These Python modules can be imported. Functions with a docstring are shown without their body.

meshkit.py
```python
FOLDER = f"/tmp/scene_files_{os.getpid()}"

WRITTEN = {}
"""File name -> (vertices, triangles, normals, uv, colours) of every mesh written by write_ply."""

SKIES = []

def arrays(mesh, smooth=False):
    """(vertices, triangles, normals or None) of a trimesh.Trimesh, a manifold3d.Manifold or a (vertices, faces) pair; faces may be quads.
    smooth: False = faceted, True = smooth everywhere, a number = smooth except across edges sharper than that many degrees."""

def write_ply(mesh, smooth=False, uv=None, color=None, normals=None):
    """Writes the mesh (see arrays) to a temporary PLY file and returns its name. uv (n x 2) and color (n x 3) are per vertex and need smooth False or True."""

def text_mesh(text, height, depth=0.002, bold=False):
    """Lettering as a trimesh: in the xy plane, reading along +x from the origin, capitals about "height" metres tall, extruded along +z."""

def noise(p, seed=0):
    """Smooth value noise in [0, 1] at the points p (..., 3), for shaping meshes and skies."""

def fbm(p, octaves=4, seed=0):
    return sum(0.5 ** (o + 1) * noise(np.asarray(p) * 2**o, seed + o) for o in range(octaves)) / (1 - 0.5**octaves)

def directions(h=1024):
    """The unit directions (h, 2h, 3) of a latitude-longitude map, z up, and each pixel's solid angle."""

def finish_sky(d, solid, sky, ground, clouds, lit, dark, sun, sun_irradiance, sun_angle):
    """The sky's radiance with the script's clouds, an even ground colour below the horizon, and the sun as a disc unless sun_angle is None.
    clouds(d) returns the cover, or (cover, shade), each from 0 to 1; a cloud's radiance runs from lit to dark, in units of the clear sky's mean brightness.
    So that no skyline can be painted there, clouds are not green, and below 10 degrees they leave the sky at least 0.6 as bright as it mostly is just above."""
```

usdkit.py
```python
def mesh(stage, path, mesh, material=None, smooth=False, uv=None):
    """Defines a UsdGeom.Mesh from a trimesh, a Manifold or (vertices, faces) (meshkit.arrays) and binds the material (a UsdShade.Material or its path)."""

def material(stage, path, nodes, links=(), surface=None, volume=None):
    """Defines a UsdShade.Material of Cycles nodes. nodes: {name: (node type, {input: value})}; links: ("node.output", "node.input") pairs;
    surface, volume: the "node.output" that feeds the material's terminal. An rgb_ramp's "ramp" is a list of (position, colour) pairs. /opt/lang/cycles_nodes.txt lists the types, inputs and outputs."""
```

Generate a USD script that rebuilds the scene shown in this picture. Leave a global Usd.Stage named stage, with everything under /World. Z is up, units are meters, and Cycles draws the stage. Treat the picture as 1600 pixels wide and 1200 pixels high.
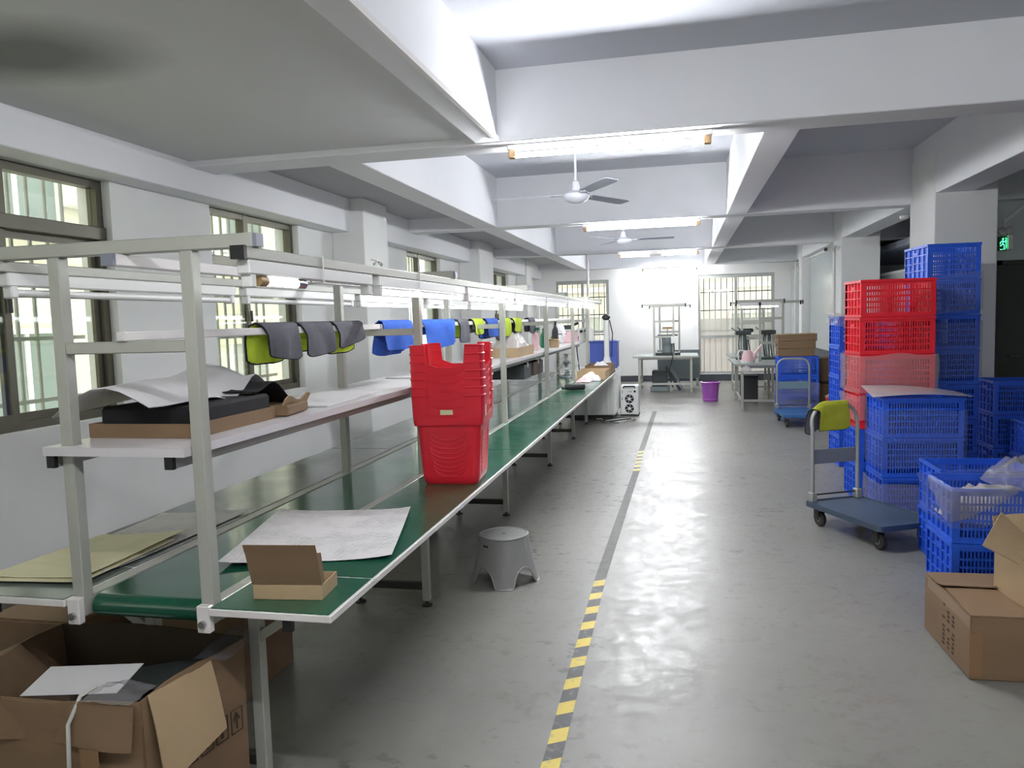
import math, random, re
import numpy as np, trimesh, usdkit, meshkit
from shapely.geometry import Polygon, box as sbox
from pxr import Usd, UsdGeom, UsdLux, UsdShade, Gf, Sdf

stage = Usd.Stage.CreateInMemory()
UsdGeom.SetStageUpAxis(stage, UsdGeom.Tokens.z)
UsdGeom.SetStageMetersPerUnit(stage, 1.0)
UsdGeom.Xform.Define(stage, '/World')
UsdGeom.Scope.Define(stage, '/World/Looks')

# ---------------------------------------------------------------- camera, sky, exposure
YAW, PITCH, ROLL, EYE, F_PX = 12.6, 4.78, -1.68, 1.55, 1201.0
EXPOSURE = 2.25
TUBE = 76.0          # strength of the ceiling tubes
BENCH_TUBE = 1.7     # strength of the tubes along the work line
SKY = .24
def camera():
    y, p, r = (math.radians(a) for a in (YAW, PITCH, ROLL))
    fwd = np.array([-math.sin(y) * math.cos(p), math.cos(y) * math.cos(p), -math.sin(p)])
    right = np.array([math.cos(y), math.sin(y), 0.0])
    up = np.cross(right, fwd)
    r2, u2 = math.cos(r) * right + math.sin(r) * up, -math.sin(r) * right + math.cos(r) * up
    cam = UsdGeom.Camera.Define(stage, '/World/camera')
    m = Gf.Matrix4d(*r2, 0, *u2, 0, *(-fwd), 0, 0, 0, EYE, 1)
    cam.AddTransformOp().Set(m)
    cam.CreateHorizontalApertureAttr(36.0); cam.CreateVerticalApertureAttr(27.0)
    cam.CreateFocalLengthAttr(F_PX / 1600 * 36.0)
    cam.CreateClippingRangeAttr(Gf.Vec2f(0.05, 500))
    cam.CreateExposureAttr(EXPOSURE)
camera()
sky = UsdLux.DomeLight.Define(stage, '/World/sky')          # overcast daylight outside the windows
sky.CreateIntensityAttr(SKY); sky.CreateColorAttr(Gf.Vec3f(1.0, 1.0, 0.95))

# ---------------------------------------------------------------- helpers
used, MATS = {}, {}
def numbered(path):
    n = used.get(path, -1) + 1
    used[path] = n
    return path if n == 0 else '%s_%03d' % (path, n)

def _chamfer_topology():
    v = []
    for s in np.ndindex(2, 2, 2):
        sg = np.array(s) * 2 - 1
        for a in range(3):
            v.append((sg, a))
    P = np.array([[sg[k] * (1.0 if k == a else 0.8) for k in range(3)] for sg, a in v])
    h = trimesh.Trimesh(P, process=False).convex_hull
    idx = [int(np.argmin(((P - q) ** 2).sum(1))) for q in h.vertices]
    return v, np.array(idx)[h.faces]
_CV, _CF = _chamfer_topology()
_CSG = np.array([sg for sg, a in _CV], float); _CAX = np.array([a for sg, a in _CV])
_BV = np.array([[(i >> 2) & 1, (i >> 1) & 1, i & 1] for i in range(8)], float) - .5
_BF = np.array([[0,1,3],[0,3,2],[4,6,7],[4,7,5],[0,4,5],[0,5,1],[2,3,7],[2,7,6],[0,2,6],[0,6,4],[1,5,7],[1,7,3]])

def rot(rz=0, rx=0, ry=0):
    a, b, c = (math.radians(t) for t in (rz, rx, ry))
    Z = np.array([[math.cos(a), -math.sin(a), 0], [math.sin(a), math.cos(a), 0], [0, 0, 1]])
    X = np.array([[1, 0, 0], [0, math.cos(b), -math.sin(b)], [0, math.sin(b), math.cos(b)]])
    Y = np.array([[math.cos(c), 0, math.sin(c)], [0, 1, 0], [-math.sin(c), 0, math.cos(c)]])
    return Z @ X @ Y

class MB:
    """Collects shapes; build() makes them one mesh."""
    def __init__(s): s.v, s.f, s.n = [], [], 0
    def add(s, v, f):
        v = np.asarray(v, float); s.v.append(v); s.f.append(np.asarray(f, int) + s.n); s.n += len(v); return s
    def mesh(s, m): return s.add(m.vertices, m.faces)
    def obox(s, c, d, rz=0, rx=0, ry=0, ch=0.0):
        d = np.asarray(d, float)
        if ch > 0:
            h = d / 2; ch = min(ch, h.min() * .9)
            v = _CSG * h
            for k in range(3): v[:, k] -= np.where(_CAX == k, 0, _CSG[:, k] * ch)
            f = _CF
        else: v, f = _BV * d, _BF
        return s.add(v @ rot(rz, rx, ry).T + np.asarray(c, float), f)
    def box(s, x0, x1, y0, y1, z0, z1, ch=0.0):
        return s.obox(((x0 + x1) / 2, (y0 + y1) / 2, (z0 + z1) / 2), (abs(x1 - x0), abs(y1 - y0), abs(z1 - z0)), ch=ch)
    def frame(s, axis, p0, p1, a0, a1, z0, z1, w, wt=None, wr=None):
        """A rectangular frame without overlapping corners: depth p0..p1 along axis, a0..a1 across, z0..z1 up."""
        wt, wr = wt or w, wr or w
        B = (lambda q0, q1, r0, r1: s.box(p0, p1, q0, q1, r0, r1)) if axis == 'x' else (lambda q0, q1, r0, r1: s.box(q0, q1, p0, p1, r0, r1))
        B(a0, a1, z0, z0 + w); B(a0, a1, z1 - wt, z1); B(a0, a0 + w, z0 + w, z1 - wt); B(a1 - wr, a1, z0 + w, z1 - wt); return s
    def tray(s, x0, x1, y0, y1, z0, z1, t):
        s.box(x0, x1, y0, y1, z0, z0 + t); s.box(x0, x1, y0, y0 + t, z0 + t, z1); s.box(x0, x1, y1 - t, y1, z0 + t, z1); s.box(x0, x0 + t, y0 + t, y1 - t, z0 + t, z1); s.box(x1 - t, x1, y0 + t, y1 - t, z0 + t, z1); return s
    def tube(s, pts, r, n=8, cap=True):
        p = np.asarray(pts, float); m = len(p); r = np.broadcast_to(np.asarray(r, float), m)
        t = np.gradient(p, axis=0); t /= np.maximum(np.linalg.norm(t, axis=1, keepdims=True), 1e-9)
        a = np.array([0, 0, 1.0]) if abs(t[0][2]) < .9 else np.array([1.0, 0, 0])
        u = np.cross(t[0], a); u /= np.linalg.norm(u); rings = []
        for i in range(m):
            u = u - t[i] * (u @ t[i]); u /= np.linalg.norm(u); w = np.cross(t[i], u)
            ang = np.arange(n) * 2 * np.pi / n
            rings.append(p[i] + r[i] * (np.cos(ang)[:, None] * u + np.sin(ang)[:, None] * w))
        v = np.vstack(rings); f = []
        for i in range(m - 1):
            for k in range(n):
                a0, a1, b0, b1 = i * n + k, i * n + (k + 1) % n, (i + 1) * n + k, (i + 1) * n + (k + 1) % n
                f += [[a0, a1, b1], [a0, b1, b0]]
        if cap:
            v = np.vstack([v, p[0], p[-1]]); c0, c1 = len(v) - 2, len(v) - 1
            for k in range(n): f += [[c0, (k + 1) % n, k], [c1, (m - 1) * n + k, (m - 1) * n + (k + 1) % n]]
        return s.add(v, f)
    def cyl(s, a, b, r, n=16): return s.tube([a, b], r, n)
    def lathe(s, prof, c=(0, 0, 0), n=28, M=None):
        prof = np.asarray(prof, float); k = len(prof); ang = np.arange(n) * 2 * np.pi / n
        v = np.array([[r * math.cos(a), r * math.sin(a), z] for r, z in prof for a in ang]); f = []
        for i in range(k - 1):
            for j in range(n):
                a0, a1, b0, b1 = i * n + j, i * n + (j + 1) % n, (i + 1) * n + j, (i + 1) * n + (j + 1) % n
                f += [[a0, a1, b1], [a0, b1, b0]]
        if M is not None: v = v @ np.asarray(M).T
        return s.add(v + np.asarray(c, float), f)
    def prism(s, poly, z0, z1, M=None, c=(0, 0, 0)):
        m = trimesh.creation.extrude_polygon(poly, z1 - z0, engine='earcut'); v = m.vertices + [0, 0, z0]
        if M is not None: v = v @ np.asarray(M).T
        return s.add(v + np.asarray(c, float), m.faces)
    def sheet(s, P, th):
        """A grid of points (n, m, 3) as a sheet of thickness th."""
        P = np.asarray(P, float); n, m = P.shape[:2]
        du, dv = np.gradient(P, axis=0), np.gradient(P, axis=1)
        N = np.cross(du, dv); N /= np.maximum(np.linalg.norm(N, axis=2, keepdims=True), 1e-9)
        A, B = (P + N * th / 2).reshape(-1, 3), (P - N * th / 2).reshape(-1, 3); f, o = [], n * m
        for i in range(n - 1):
            for j in range(m - 1):
                a, b, c, d = i * m + j, i * m + j + 1, (i + 1) * m + j + 1, (i + 1) * m + j
                f += [[a, c, b], [a, d, c], [o + a, o + b, o + c], [o + a, o + c, o + d]]
        rim = [(0, j) for j in range(m)] + [(i, m - 1) for i in range(1, n)] + [(n - 1, j) for j in range(m - 2, -1, -1)] + [(i, 0) for i in range(n - 2, 0, -1)]
        for k in range(len(rim)):
            a, b = rim[k][0] * m + rim[k][1], rim[(k + 1) % len(rim)][0] * m + rim[(k + 1) % len(rim)][1]
            f += [[a, b, o + b], [a, o + b, o + a]]
        return s.add(np.vstack([A, B]), f)
    def arr(s): return np.vstack(s.v), np.vstack(s.f)

def obj(name, mb, material, parent='/World', smooth=False, loc=None, label=None):
    path = numbered(str(parent if not hasattr(parent, 'path') else parent.path) + '/' + name)
    v, f = mb.arr()
    if loc is not None: v = v - np.asarray(loc, float)
    usdkit.mesh(stage, path, (v, f), MATS[material], smooth=smooth)
    p = stage.GetPrimAtPath(path)
    if label: p.SetCustomDataByKey('label', label)
    return p

def tag(p, label, cat=None, group=None, kind=None):
    for k, t in (('label', label), ('category', cat), ('group', group), ('kind', kind)):
        if t: p.SetCustomDataByKey(k, t)
    return p

class Thing:
    """An Xform at the thing's base. part() takes world coordinates unless local=True."""
    def __init__(s, name, label, cat, loc=(0, 0, 0), rz=0, group=None, kind=None, local=False):
        s.path = numbered('/World/' + name); s.loc, s.rz, s.local = np.array(loc, float), rz, local
        x = UsdGeom.Xform.Define(stage, s.path); x.AddTranslateOp().Set(Gf.Vec3d(*map(float, loc))); x.AddRotateZOp().Set(float(rz))
        s.prim = tag(x.GetPrim(), label, cat, group, kind); s.cat, s.group, s.name = cat, group, name
    def part(s, name, mb, material, parent=None, smooth=False, label=None, kind=None):
        path = numbered((parent.GetPath().pathString if parent else s.path) + '/' + name)
        v, f = mb.arr()
        if not s.local: v = (v - s.loc) @ rot(s.rz)
        usdkit.mesh(stage, path, (v, f), MATS[material], smooth=smooth)
        p = stage.GetPrimAtPath(path)
        if label: p.SetCustomDataByKey('label', label)
        if kind: p.SetCustomDataByKey('kind', kind)
        return p
    def dup(s, loc, rz=0, label=None, group=None):
        path = numbered('/World/' + s.name)
        x = UsdGeom.Xform.Define(stage, path); x.GetPrim().GetReferences().AddInternalReference(s.path); x.GetPrim().SetInstanceable(True)
        UsdGeom.XformCommonAPI(x)
        x.GetPrim().GetAttribute('xformOp:translate').Set(Gf.Vec3d(*map(float, loc))); x.GetPrim().GetAttribute('xformOp:rotateZ').Set(float(rz))
        tag(x.GetPrim(), label, s.cat, group or s.group)
        return x.GetPrim()
    def move(s, loc, rz, label, group=None):
        s.prim.GetAttribute('xformOp:translate').Set(Gf.Vec3d(*map(float, loc))); s.prim.GetAttribute('xformOp:rotateZ').Set(float(rz)); tag(s.prim, label, s.cat, group)

# ---------------------------------------------------------------- materials
def lin(c): return tuple(((x / 255) / 12.92 if x / 255 <= .04045 else ((x / 255 + .055) / 1.055) ** 2.4) for x in c)
def mat(name, rgb, rough=.5, metal=0.0, var=0.0, vscale=3.0, rvar=0.0, bump=0.0, bscale=60.0, coat=0.0, trans=0.0, spec=0.5, stretch=(1, 1, 1), nodes=None, links=None, emit=0.0):
    """Plain procedural surface: colour varied by noise, roughness varied by noise, fine bump."""
    c = lin(rgb)
    N = {'p': ('principled_bsdf', dict(base_color=c, roughness=rough, metallic=metal, coat_weight=coat, transmission_weight=trans, specular_ior_level=spec))}
    L = []
    if emit: N['p'][1].update(emission_color=c, emission_strength=emit)
    if var or rvar or bump: N['tc'] = ('texture_coordinate', {}); N['mp'] = ('mapping', dict(scale=stretch)); L.append(('tc.object', 'mp.vector'))
    if var:
        N['n'] = ('noise_texture', dict(scale=vscale, detail=5, roughness=.6)); L.append(('mp.vector', 'n.vector'))
        a, b = tuple(x * (1 - var) for x in c), tuple(min(1, x * (1 + var)) for x in c)
        N['r'] = ('rgb_ramp', dict(ramp=[(.3, a), (.7, b)])); L += [('n.fac', 'r.fac'), ('r.color', 'p.base_color')]
    if rvar:
        N['n2'] = ('noise_texture', dict(scale=vscale * 1.7, detail=4)); L.append(('mp.vector', 'n2.vector'))
        N['mr'] = ('map_range', dict(clamp=True, from_min=.3, from_max=.7, to_min=max(.02, rough - rvar), to_max=min(1, rough + rvar))); L += [('n2.fac', 'mr.value'), ('mr.result', 'p.roughness')]
    if bump:
        N['n3'] = ('noise_texture', dict(scale=bscale, detail=4)); L.append(('mp.vector', 'n3.vector'))
        N['b'] = ('bump', dict(strength=bump, distance=.01)); L += [('n3.fac', 'b.height'), ('b.normal', 'p.normal')]
    MATS[name] = usdkit.material(stage, '/World/Looks/' + name, N, L, surface='p.BSDF')

def emitter(name, rgb, strength):
    MATS[name] = usdkit.material(stage, '/World/Looks/' + name, {'e': ('emission', dict(color=rgb, strength=strength))}, [], surface='e.emission')

mat('wall_paint', (228, 229, 227), .75, var=.03, vscale=.8, bump=.05, bscale=25)
mat('wall_paint_lit', (236, 236, 234), .7, var=.015, vscale=.8)  # whiter copy of the wall paint; the far wall's brightness is in the colour
mat('slab_paint_shaded', (194, 197, 205), .75, var=.02, vscale=.7)  # white darkened to stand for weaker tube light on the slab
mat('strip_paint_shaded', (172, 172, 176), .75, var=.02, vscale=.7)  # ceiling white darkened; shade of the low strip put into the colour
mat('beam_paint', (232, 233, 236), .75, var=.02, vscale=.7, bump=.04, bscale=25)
mat('outer_wall', (220, 216, 198), .8, var=.05, vscale=1.2)
mat('pink_wall', (206, 198, 192), .8, var=.06, vscale=1.2)
mat('outer_grey', (176, 178, 172), .7, var=.05)
mat('outer_glass', (128, 140, 136), .3)
mat('panel_gloss', (196, 204, 204), .16, var=.02, vscale=1.5, bump=.015, bscale=6)
mat('dark_skirting', (70, 74, 82), .5, var=.08, vscale=4)
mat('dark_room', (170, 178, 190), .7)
mat('door_dark', (52, 56, 52), .35, var=.1)
mat('win_frame', (96, 93, 80), .4, metal=.35, var=.05)
mat('win_light', (172, 176, 172), .4, metal=.3)
mat('grille_paint', (170, 172, 164), .5)
mat('grille_dark', (70, 68, 66), .5)
mat('alu', (174, 175, 166), .38, metal=.15, var=.02, vscale=8)
mat('white_trim', (226, 222, 220), .35)
mat('black_cap', (26, 27, 28), .45)
mat('belt_green', (22, 78, 58), .13, var=.06, vscale=2, rvar=.03, bump=.01, bscale=10)
mat('mat_green', (24, 84, 62), .2, var=.05, vscale=2, rvar=.03)
mat('mat_grey', (112, 120, 116), .2, var=.05, vscale=2, rvar=.04)
mat('shelf_white', (216, 212, 214), .3, var=.02)
mat('steel_dark', (58, 58, 54), .45, metal=.2, var=.06)
mat('batten_white', (228, 228, 226), .4)
mat('socket_brown', (170, 140, 96), .5)
mat('chrome', (190, 190, 192), .2, metal=1.0)
mat('fan_white', (214, 216, 226), .4)
mat('fan_blade', (170, 174, 190), .45)
mat('crate_blue', (32, 92, 216), .5, var=.04, vscale=4)
mat('crate_red', (220, 20, 42), .48, var=.04, vscale=4)
mat('stool_red', (216, 32, 50), .35, var=.03)
mat('stool_grey', (150, 150, 148), .35, var=.02)
mat('label_pale', (214, 214, 170), .6)
mat('carton', (128, 103, 77), .8, var=.07, vscale=2.2, bump=.05, bscale=90, stretch=(1, 1, 4))
mat('carton_light', (176, 152, 118), .8, var=.05, vscale=3, bump=.04, bscale=90)
mat('carton_tape', (140, 108, 76), .3, var=.05)
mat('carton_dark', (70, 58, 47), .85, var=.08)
mat('print_dark', (58, 44, 34), .8)
mat('paper_white', (226, 224, 226), .6, var=.015)
mat('paper_cream', (226, 220, 182), .65, var=.05, vscale=4, stretch=(1, 6, 1))
mat('foam_black', (20, 20, 24), .8, var=.1)
mat('towel_grey', (92, 92, 100), .95, var=.12, vscale=12, bump=.3, bscale=240)
mat('towel_lime', (196, 220, 60), .95, var=.08, vscale=12, bump=.3, bscale=240)
mat('towel_olive', (160, 164, 44), .95, var=.1, vscale=8, bump=.3, bscale=240)
mat('towel_blue', (46, 94, 190), .9, var=.1, vscale=7, bump=.25, bscale=200)
mat('piping', (24, 24, 40), .8)
mat('cart_deck', (66, 82, 98), .45, var=.06, vscale=6)
mat('cart_blue', (54, 104, 160), .45, var=.05, vscale=6)
mat('cart_plate', (126, 130, 144), .4, var=.02)
mat('cart_plate_blue', (120, 144, 156), .45)
mat('tube_grey', (164, 166, 160), .35, metal=.25)
mat('rubber', (48, 47, 44), .7)
mat('wheel_grey', (120, 122, 124), .5)
mat('bin_blue', (70, 92, 176), .4)
mat('purple', (164, 88, 180), .35)
mat('pink', (236, 196, 200), .4)
mat('white_plastic', (226, 228, 224), .35)
mat('dark_machine', (52, 58, 58), .5, var=.1)
mat('grey_machine', (120, 130, 132), .45, var=.05)
mat('green_plastic', (40, 110, 70), .4)
mat('teal_plastic', (60, 150, 130), .4)
mat('amber', (200, 160, 70), .4)
mat('table_grey', (150, 158, 158), .3, var=.03)
mat('lamp_silver', (190, 190, 190), .25, metal=.6)
mat('exit_dark', (10, 40, 18), .5)
mat('cord', (206, 206, 200), .5)
mat('cord_dark', (40, 44, 44), .5)
emitter('tube_glow', (.955, .97, 1.0), TUBE)
emitter('tube_glow_dim', (.955, .97, 1.0), TUBE * .5)
emitter('bench_glow', (.97, 1.0, .985), BENCH_TUBE)
emitter('side_fill_glow', (.95, .98, 1.0), 9.0)
emitter('exit_glow', (.04, 1.0, .22), 1.5)

def pane_mat(name, tint, fac):
    MATS[name] = usdkit.material(stage, '/World/Looks/' + name, {'t': ('transparent_bsdf', dict(color=tint)), 'g': ('glossy_bsdf', dict(color=(.9, .95, .93), roughness=.03)),
        'lw': ('layer_weight', dict(blend=.5)), 'pw': ('math', dict(math_type='power', value2=4.0)), 'ma': ('math', dict(math_type='multiply_add', value2=.7, value3=.04)), 'm': ('mix_closure', {})}, [('lw.facing', 'pw.value1'), ('pw.value', 'ma.value1'), ('ma.value', 'm.fac'), ('t.BSDF', 'm.closure1'), ('g.BSDF', 'm.closure2')], surface='m.closure')
pane_mat('pane_clear', (.93, .96, .93), .06)
def film_mat(name, rgb, fac, rough=.25):
    """Thin polythene: mostly see-through, a little milky and glossy."""
    c = lin(rgb)
    MATS[name] = usdkit.material(stage, '/World/Looks/' + name, {'t': ('transparent_bsdf', dict(color=(.97, .97, .97))), 'p': ('principled_bsdf', dict(base_color=c, roughness=rough, specular_ior_level=.7)),
        'm': ('mix_closure', dict(fac=fac))}, [('t.BSDF', 'm.closure1'), ('p.BSDF', 'm.closure2')], surface='m.closure')
film_mat('film', (230, 226, 230), .11)
film_mat('film_thin', (190, 200, 226), .05)
film_mat('film_dense', (236, 228, 226), .5)
film_mat('frosted', (206, 204, 198), .5, .5)

def floor_mat():
    N = {'g': ('geometry', {}), 'n': ('noise_texture', dict(scale=.7, detail=8, roughness=.62)), 'r': ('rgb_ramp', dict(ramp=[(.3, lin((123, 122, 116))), (.52, lin((133, 132, 126))), (.75, lin((142, 141, 135)))])),
         'n2': ('noise_texture', dict(scale=2.4, detail=9, roughness=.7, distortion=.4)), 'mr': ('map_range', dict(clamp=True, from_min=.3, from_max=.7, to_min=.33, to_max=.49)),
         # scattered dark scuffs beside the walking line
         'mp': ('mapping', dict(scale=(1.6, 2.2, 1))), 'n3': ('noise_texture', dict(scale=5.5, detail=3, roughness=.55)), 'sx': ('separate_xyz', {}),
         'n4': ('noise_texture', dict(scale=.55, detail=1)), 's4': ('map_range', dict(clamp=True, from_min=.42, from_max=.55, to_min=0, to_max=1)),
         's3': ('map_range', dict(clamp=True, from_min=.60, from_max=.63, to_min=0, to_max=1)), 'xa': ('math', dict(math_type='add', value2=.85)), 'xb': ('math', dict(math_type='absolute')),
         'xm': ('map_range', dict(clamp=True, from_min=.3, from_max=.75, to_min=1, to_max=0)), 'mu': ('math', dict(math_type='multiply')), 'mu2': ('math', dict(math_type='multiply')), 'mu3': ('math', dict(math_type='multiply', value2=.75)),
         'mx': ('mix_color', dict(b=lin((58, 58, 54)))), 'n5': ('noise_texture', dict(scale=90, detail=3)), 'b': ('bump', dict(strength=.06, distance=.004)),
         'n6': ('noise_texture', dict(scale=14, detail=6, roughness=.7)), 'a6': ('map_range', dict(clamp=True, from_min=.35, from_max=.75, to_min=-.12, to_max=.12)), 'ra': ('math', dict(math_type='add')),
         'p': ('principled_bsdf', dict(specular_ior_level=.42))}
    L = [('g.position', 'n.vector'), ('g.position', 'n2.vector'), ('g.position', 'mp.vector'), ('mp.vector', 'n3.vector'), ('g.position', 'n4.vector'), ('g.position', 'n5.vector'), ('g.position', 'n6.vector'), ('g.position', 'sx.vector'),
         ('n.fac', 'r.fac'), ('n2.fac', 'mr.value'), ('n3.fac', 's3.value'), ('n4.fac', 's4.value'), ('sx.x', 'xa.value1'), ('xa.value', 'xb.value1'), ('xb.value', 'xm.value'), ('s3.result', 'mu.value1'), ('s4.result', 'mu.value2'),
         ('mu.value', 'mu2.value1'), ('xm.result', 'mu2.value2'), ('mu2.value', 'mu3.value1'), ('mu3.value', 'mx.fac'), ('r.color', 'mx.a'), ('mx.result', 'p.base_color'),
         ('n6.fac', 'a6.value'), ('mr.result', 'ra.value1'), ('a6.result', 'ra.value2'), ('ra.value', 'p.roughness'), ('n5.fac', 'b.height'), ('b.normal', 'p.normal')]
    MATS['floor_grey'] = usdkit.material(stage, '/World/Looks/floor_grey', N, L, surface='p.BSDF')
floor_mat()
def tape_mat():
    """Diagonal black and yellow stripes along y."""
    N = {'g': ('geometry', {}), 'sx': ('separate_xyz', {}), 'k': ('math', dict(math_type='multiply_add', value2=-.6)), 'd': ('math', dict(math_type='divide', value2=.21)), 'fr': ('math', dict(math_type='fraction')), 'c': ('math', dict(math_type='less_than', value2=.47)),
         'm': ('mix_color', dict(a=lin((44, 44, 44)), b=lin((214, 190, 62)))), 'n': ('noise_texture', dict(scale=22, detail=5, roughness=.7)), 'w': ('map_range', dict(clamp=True, from_min=.55, from_max=.66, to_min=0, to_max=.6)), 'm2': ('mix_color', dict(b=lin((128, 128, 122)))), 'p': ('principled_bsdf', dict(roughness=.45))}
    L = [('g.position', 'sx.vector'), ('sx.x', 'k.value1'), ('sx.y', 'k.value3'), ('k.value', 'd.value1'), ('d.value', 'fr.value1'), ('fr.value', 'c.value1'), ('c.value', 'm.fac'), ('g.position', 'n.vector'), ('n.fac', 'w.value'), ('w.result', 'm2.fac'), ('m.result', 'm2.a'), ('m2.result', 'p.base_color')]
    MATS['tape_striped'] = usdkit.material(stage, '/World/Looks/tape_striped', N, L, surface='p.BSDF')
tape_mat()
mat('tape_worn', (98, 98, 94), .6, var=.22, vscale=14)
def newsprint():
    """Sheets of print: rows of grey text in columns."""
    N = {'tc': ('texture_coordinate', {}), 'mp': ('mapping', dict(scale=(1, 1, 1))), 'br': ('brick_texture', dict(color1=(.28, .28, .28), color2=(.55, .53, .53), mortar=(.78, .76, .76), scale=1.0, brick_width=.02, row_height=.007, mortar_size=.0016, offset=.37)),
         'n': ('noise_texture', dict(scale=9, detail=2)), 's': ('map_range', dict(clamp=True, from_min=.42, from_max=.6, to_min=.25, to_max=1.0)), 'm': ('mix_color', dict(a=(.74, .715, .72))), 'p': ('principled_bsdf', dict(roughness=.75))}
    L = [('tc.object', 'mp.vector'), ('mp.vector', 'br.vector'), ('tc.object', 'n.vector'), ('n.fac', 's.value'), ('s.result', 'm.fac'), ('br.color', 'm.b'), ('m.result', 'p.base_color')]
    MATS['newsprint'] = usdkit.material(stage, '/World/Looks/newsprint', N, L, surface='p.BSDF')
newsprint()
def dark_patch_ceiling():
    """White paint with one broad dark patch near the window wall."""
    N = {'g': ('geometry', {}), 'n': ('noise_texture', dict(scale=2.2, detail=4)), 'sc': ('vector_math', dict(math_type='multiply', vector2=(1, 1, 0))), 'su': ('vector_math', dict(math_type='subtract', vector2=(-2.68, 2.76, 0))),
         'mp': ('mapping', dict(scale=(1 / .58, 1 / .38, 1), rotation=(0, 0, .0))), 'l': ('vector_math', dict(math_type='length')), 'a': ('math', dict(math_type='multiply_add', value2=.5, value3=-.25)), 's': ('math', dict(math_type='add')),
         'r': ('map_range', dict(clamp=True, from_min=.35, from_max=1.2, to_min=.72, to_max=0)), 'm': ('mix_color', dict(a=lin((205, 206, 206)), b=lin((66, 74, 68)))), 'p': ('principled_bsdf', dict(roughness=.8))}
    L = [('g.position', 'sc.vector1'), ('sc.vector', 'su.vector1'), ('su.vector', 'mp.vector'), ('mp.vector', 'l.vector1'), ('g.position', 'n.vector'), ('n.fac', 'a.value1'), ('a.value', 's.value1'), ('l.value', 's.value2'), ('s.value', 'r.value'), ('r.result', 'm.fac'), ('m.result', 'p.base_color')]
    MATS['dark_patch_paint'] = usdkit.material(stage, '/World/Looks/dark_patch_paint', N, L, surface='p.BSDF')
dark_patch_ceiling()

# ---------------------------------------------------------------- the room
def struct(name, mb, material, label=None, loc=None, smooth=False):
    p = obj(name, mb, material, smooth=smooth)
    return tag(p, label or 'plain ' + name.replace('_', ' '), None, None, 'structure')
XW, YF, XR, YB = -3.5, 18.4, 6.2, -3.2          # window wall, far wall, right wall, wall behind the camera
struct('floor', MB().box(XW - .3, XR + .2, YB - .2, YF + .3, -.15, 0), 'floor_grey', 'grey painted concrete floor with a dull sheen')
def wall_with_holes(a0, a1, holes, thick0, thick1, axis, ztop=3.45):
    """A wall along one axis cut into boxes round rectangular openings (a, b, z0, z1)."""
    m = MB(); cuts = sorted({a0, a1, *[h[0] for h in holes], *[h[1] for h in holes]})
    for p, q in zip(cuts, cuts[1:]):
        hs = sorted([h for h in holes if h[0] <= p + 1e-6 and h[1] >= q - 1e-6], key=lambda h: h[2]); z = 0
        for s in [(h[2], h[3]) for h in hs] + [(ztop, None)]:
            if s[0] > z + 1e-6: m.box(*((thick0, thick1, p, q) if axis == 'y' else (p, q, thick0, thick1)), z, s[0])
            z = s[1]
    return m
WIN_L = [(-2.2, 0.6, 1.0, 2.49), (1.75, 4.25, 1.02, 2.49), (5.30, 6.68, .97, 2.49), (9.59, 11.02, .95, 2.49), (14.2, 15.6, .95, 2.49)]
struct('wall_left', wall_with_holes(YB - .2, YF + .3, WIN_L, XW - .24, XW, 'y'), 'wall_paint', 'white plastered window wall beside the work line')
WIN_F = [(-2.97, -1.70, .95, 2.43), (.36, 2.05, .16, 2.45)]
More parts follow.
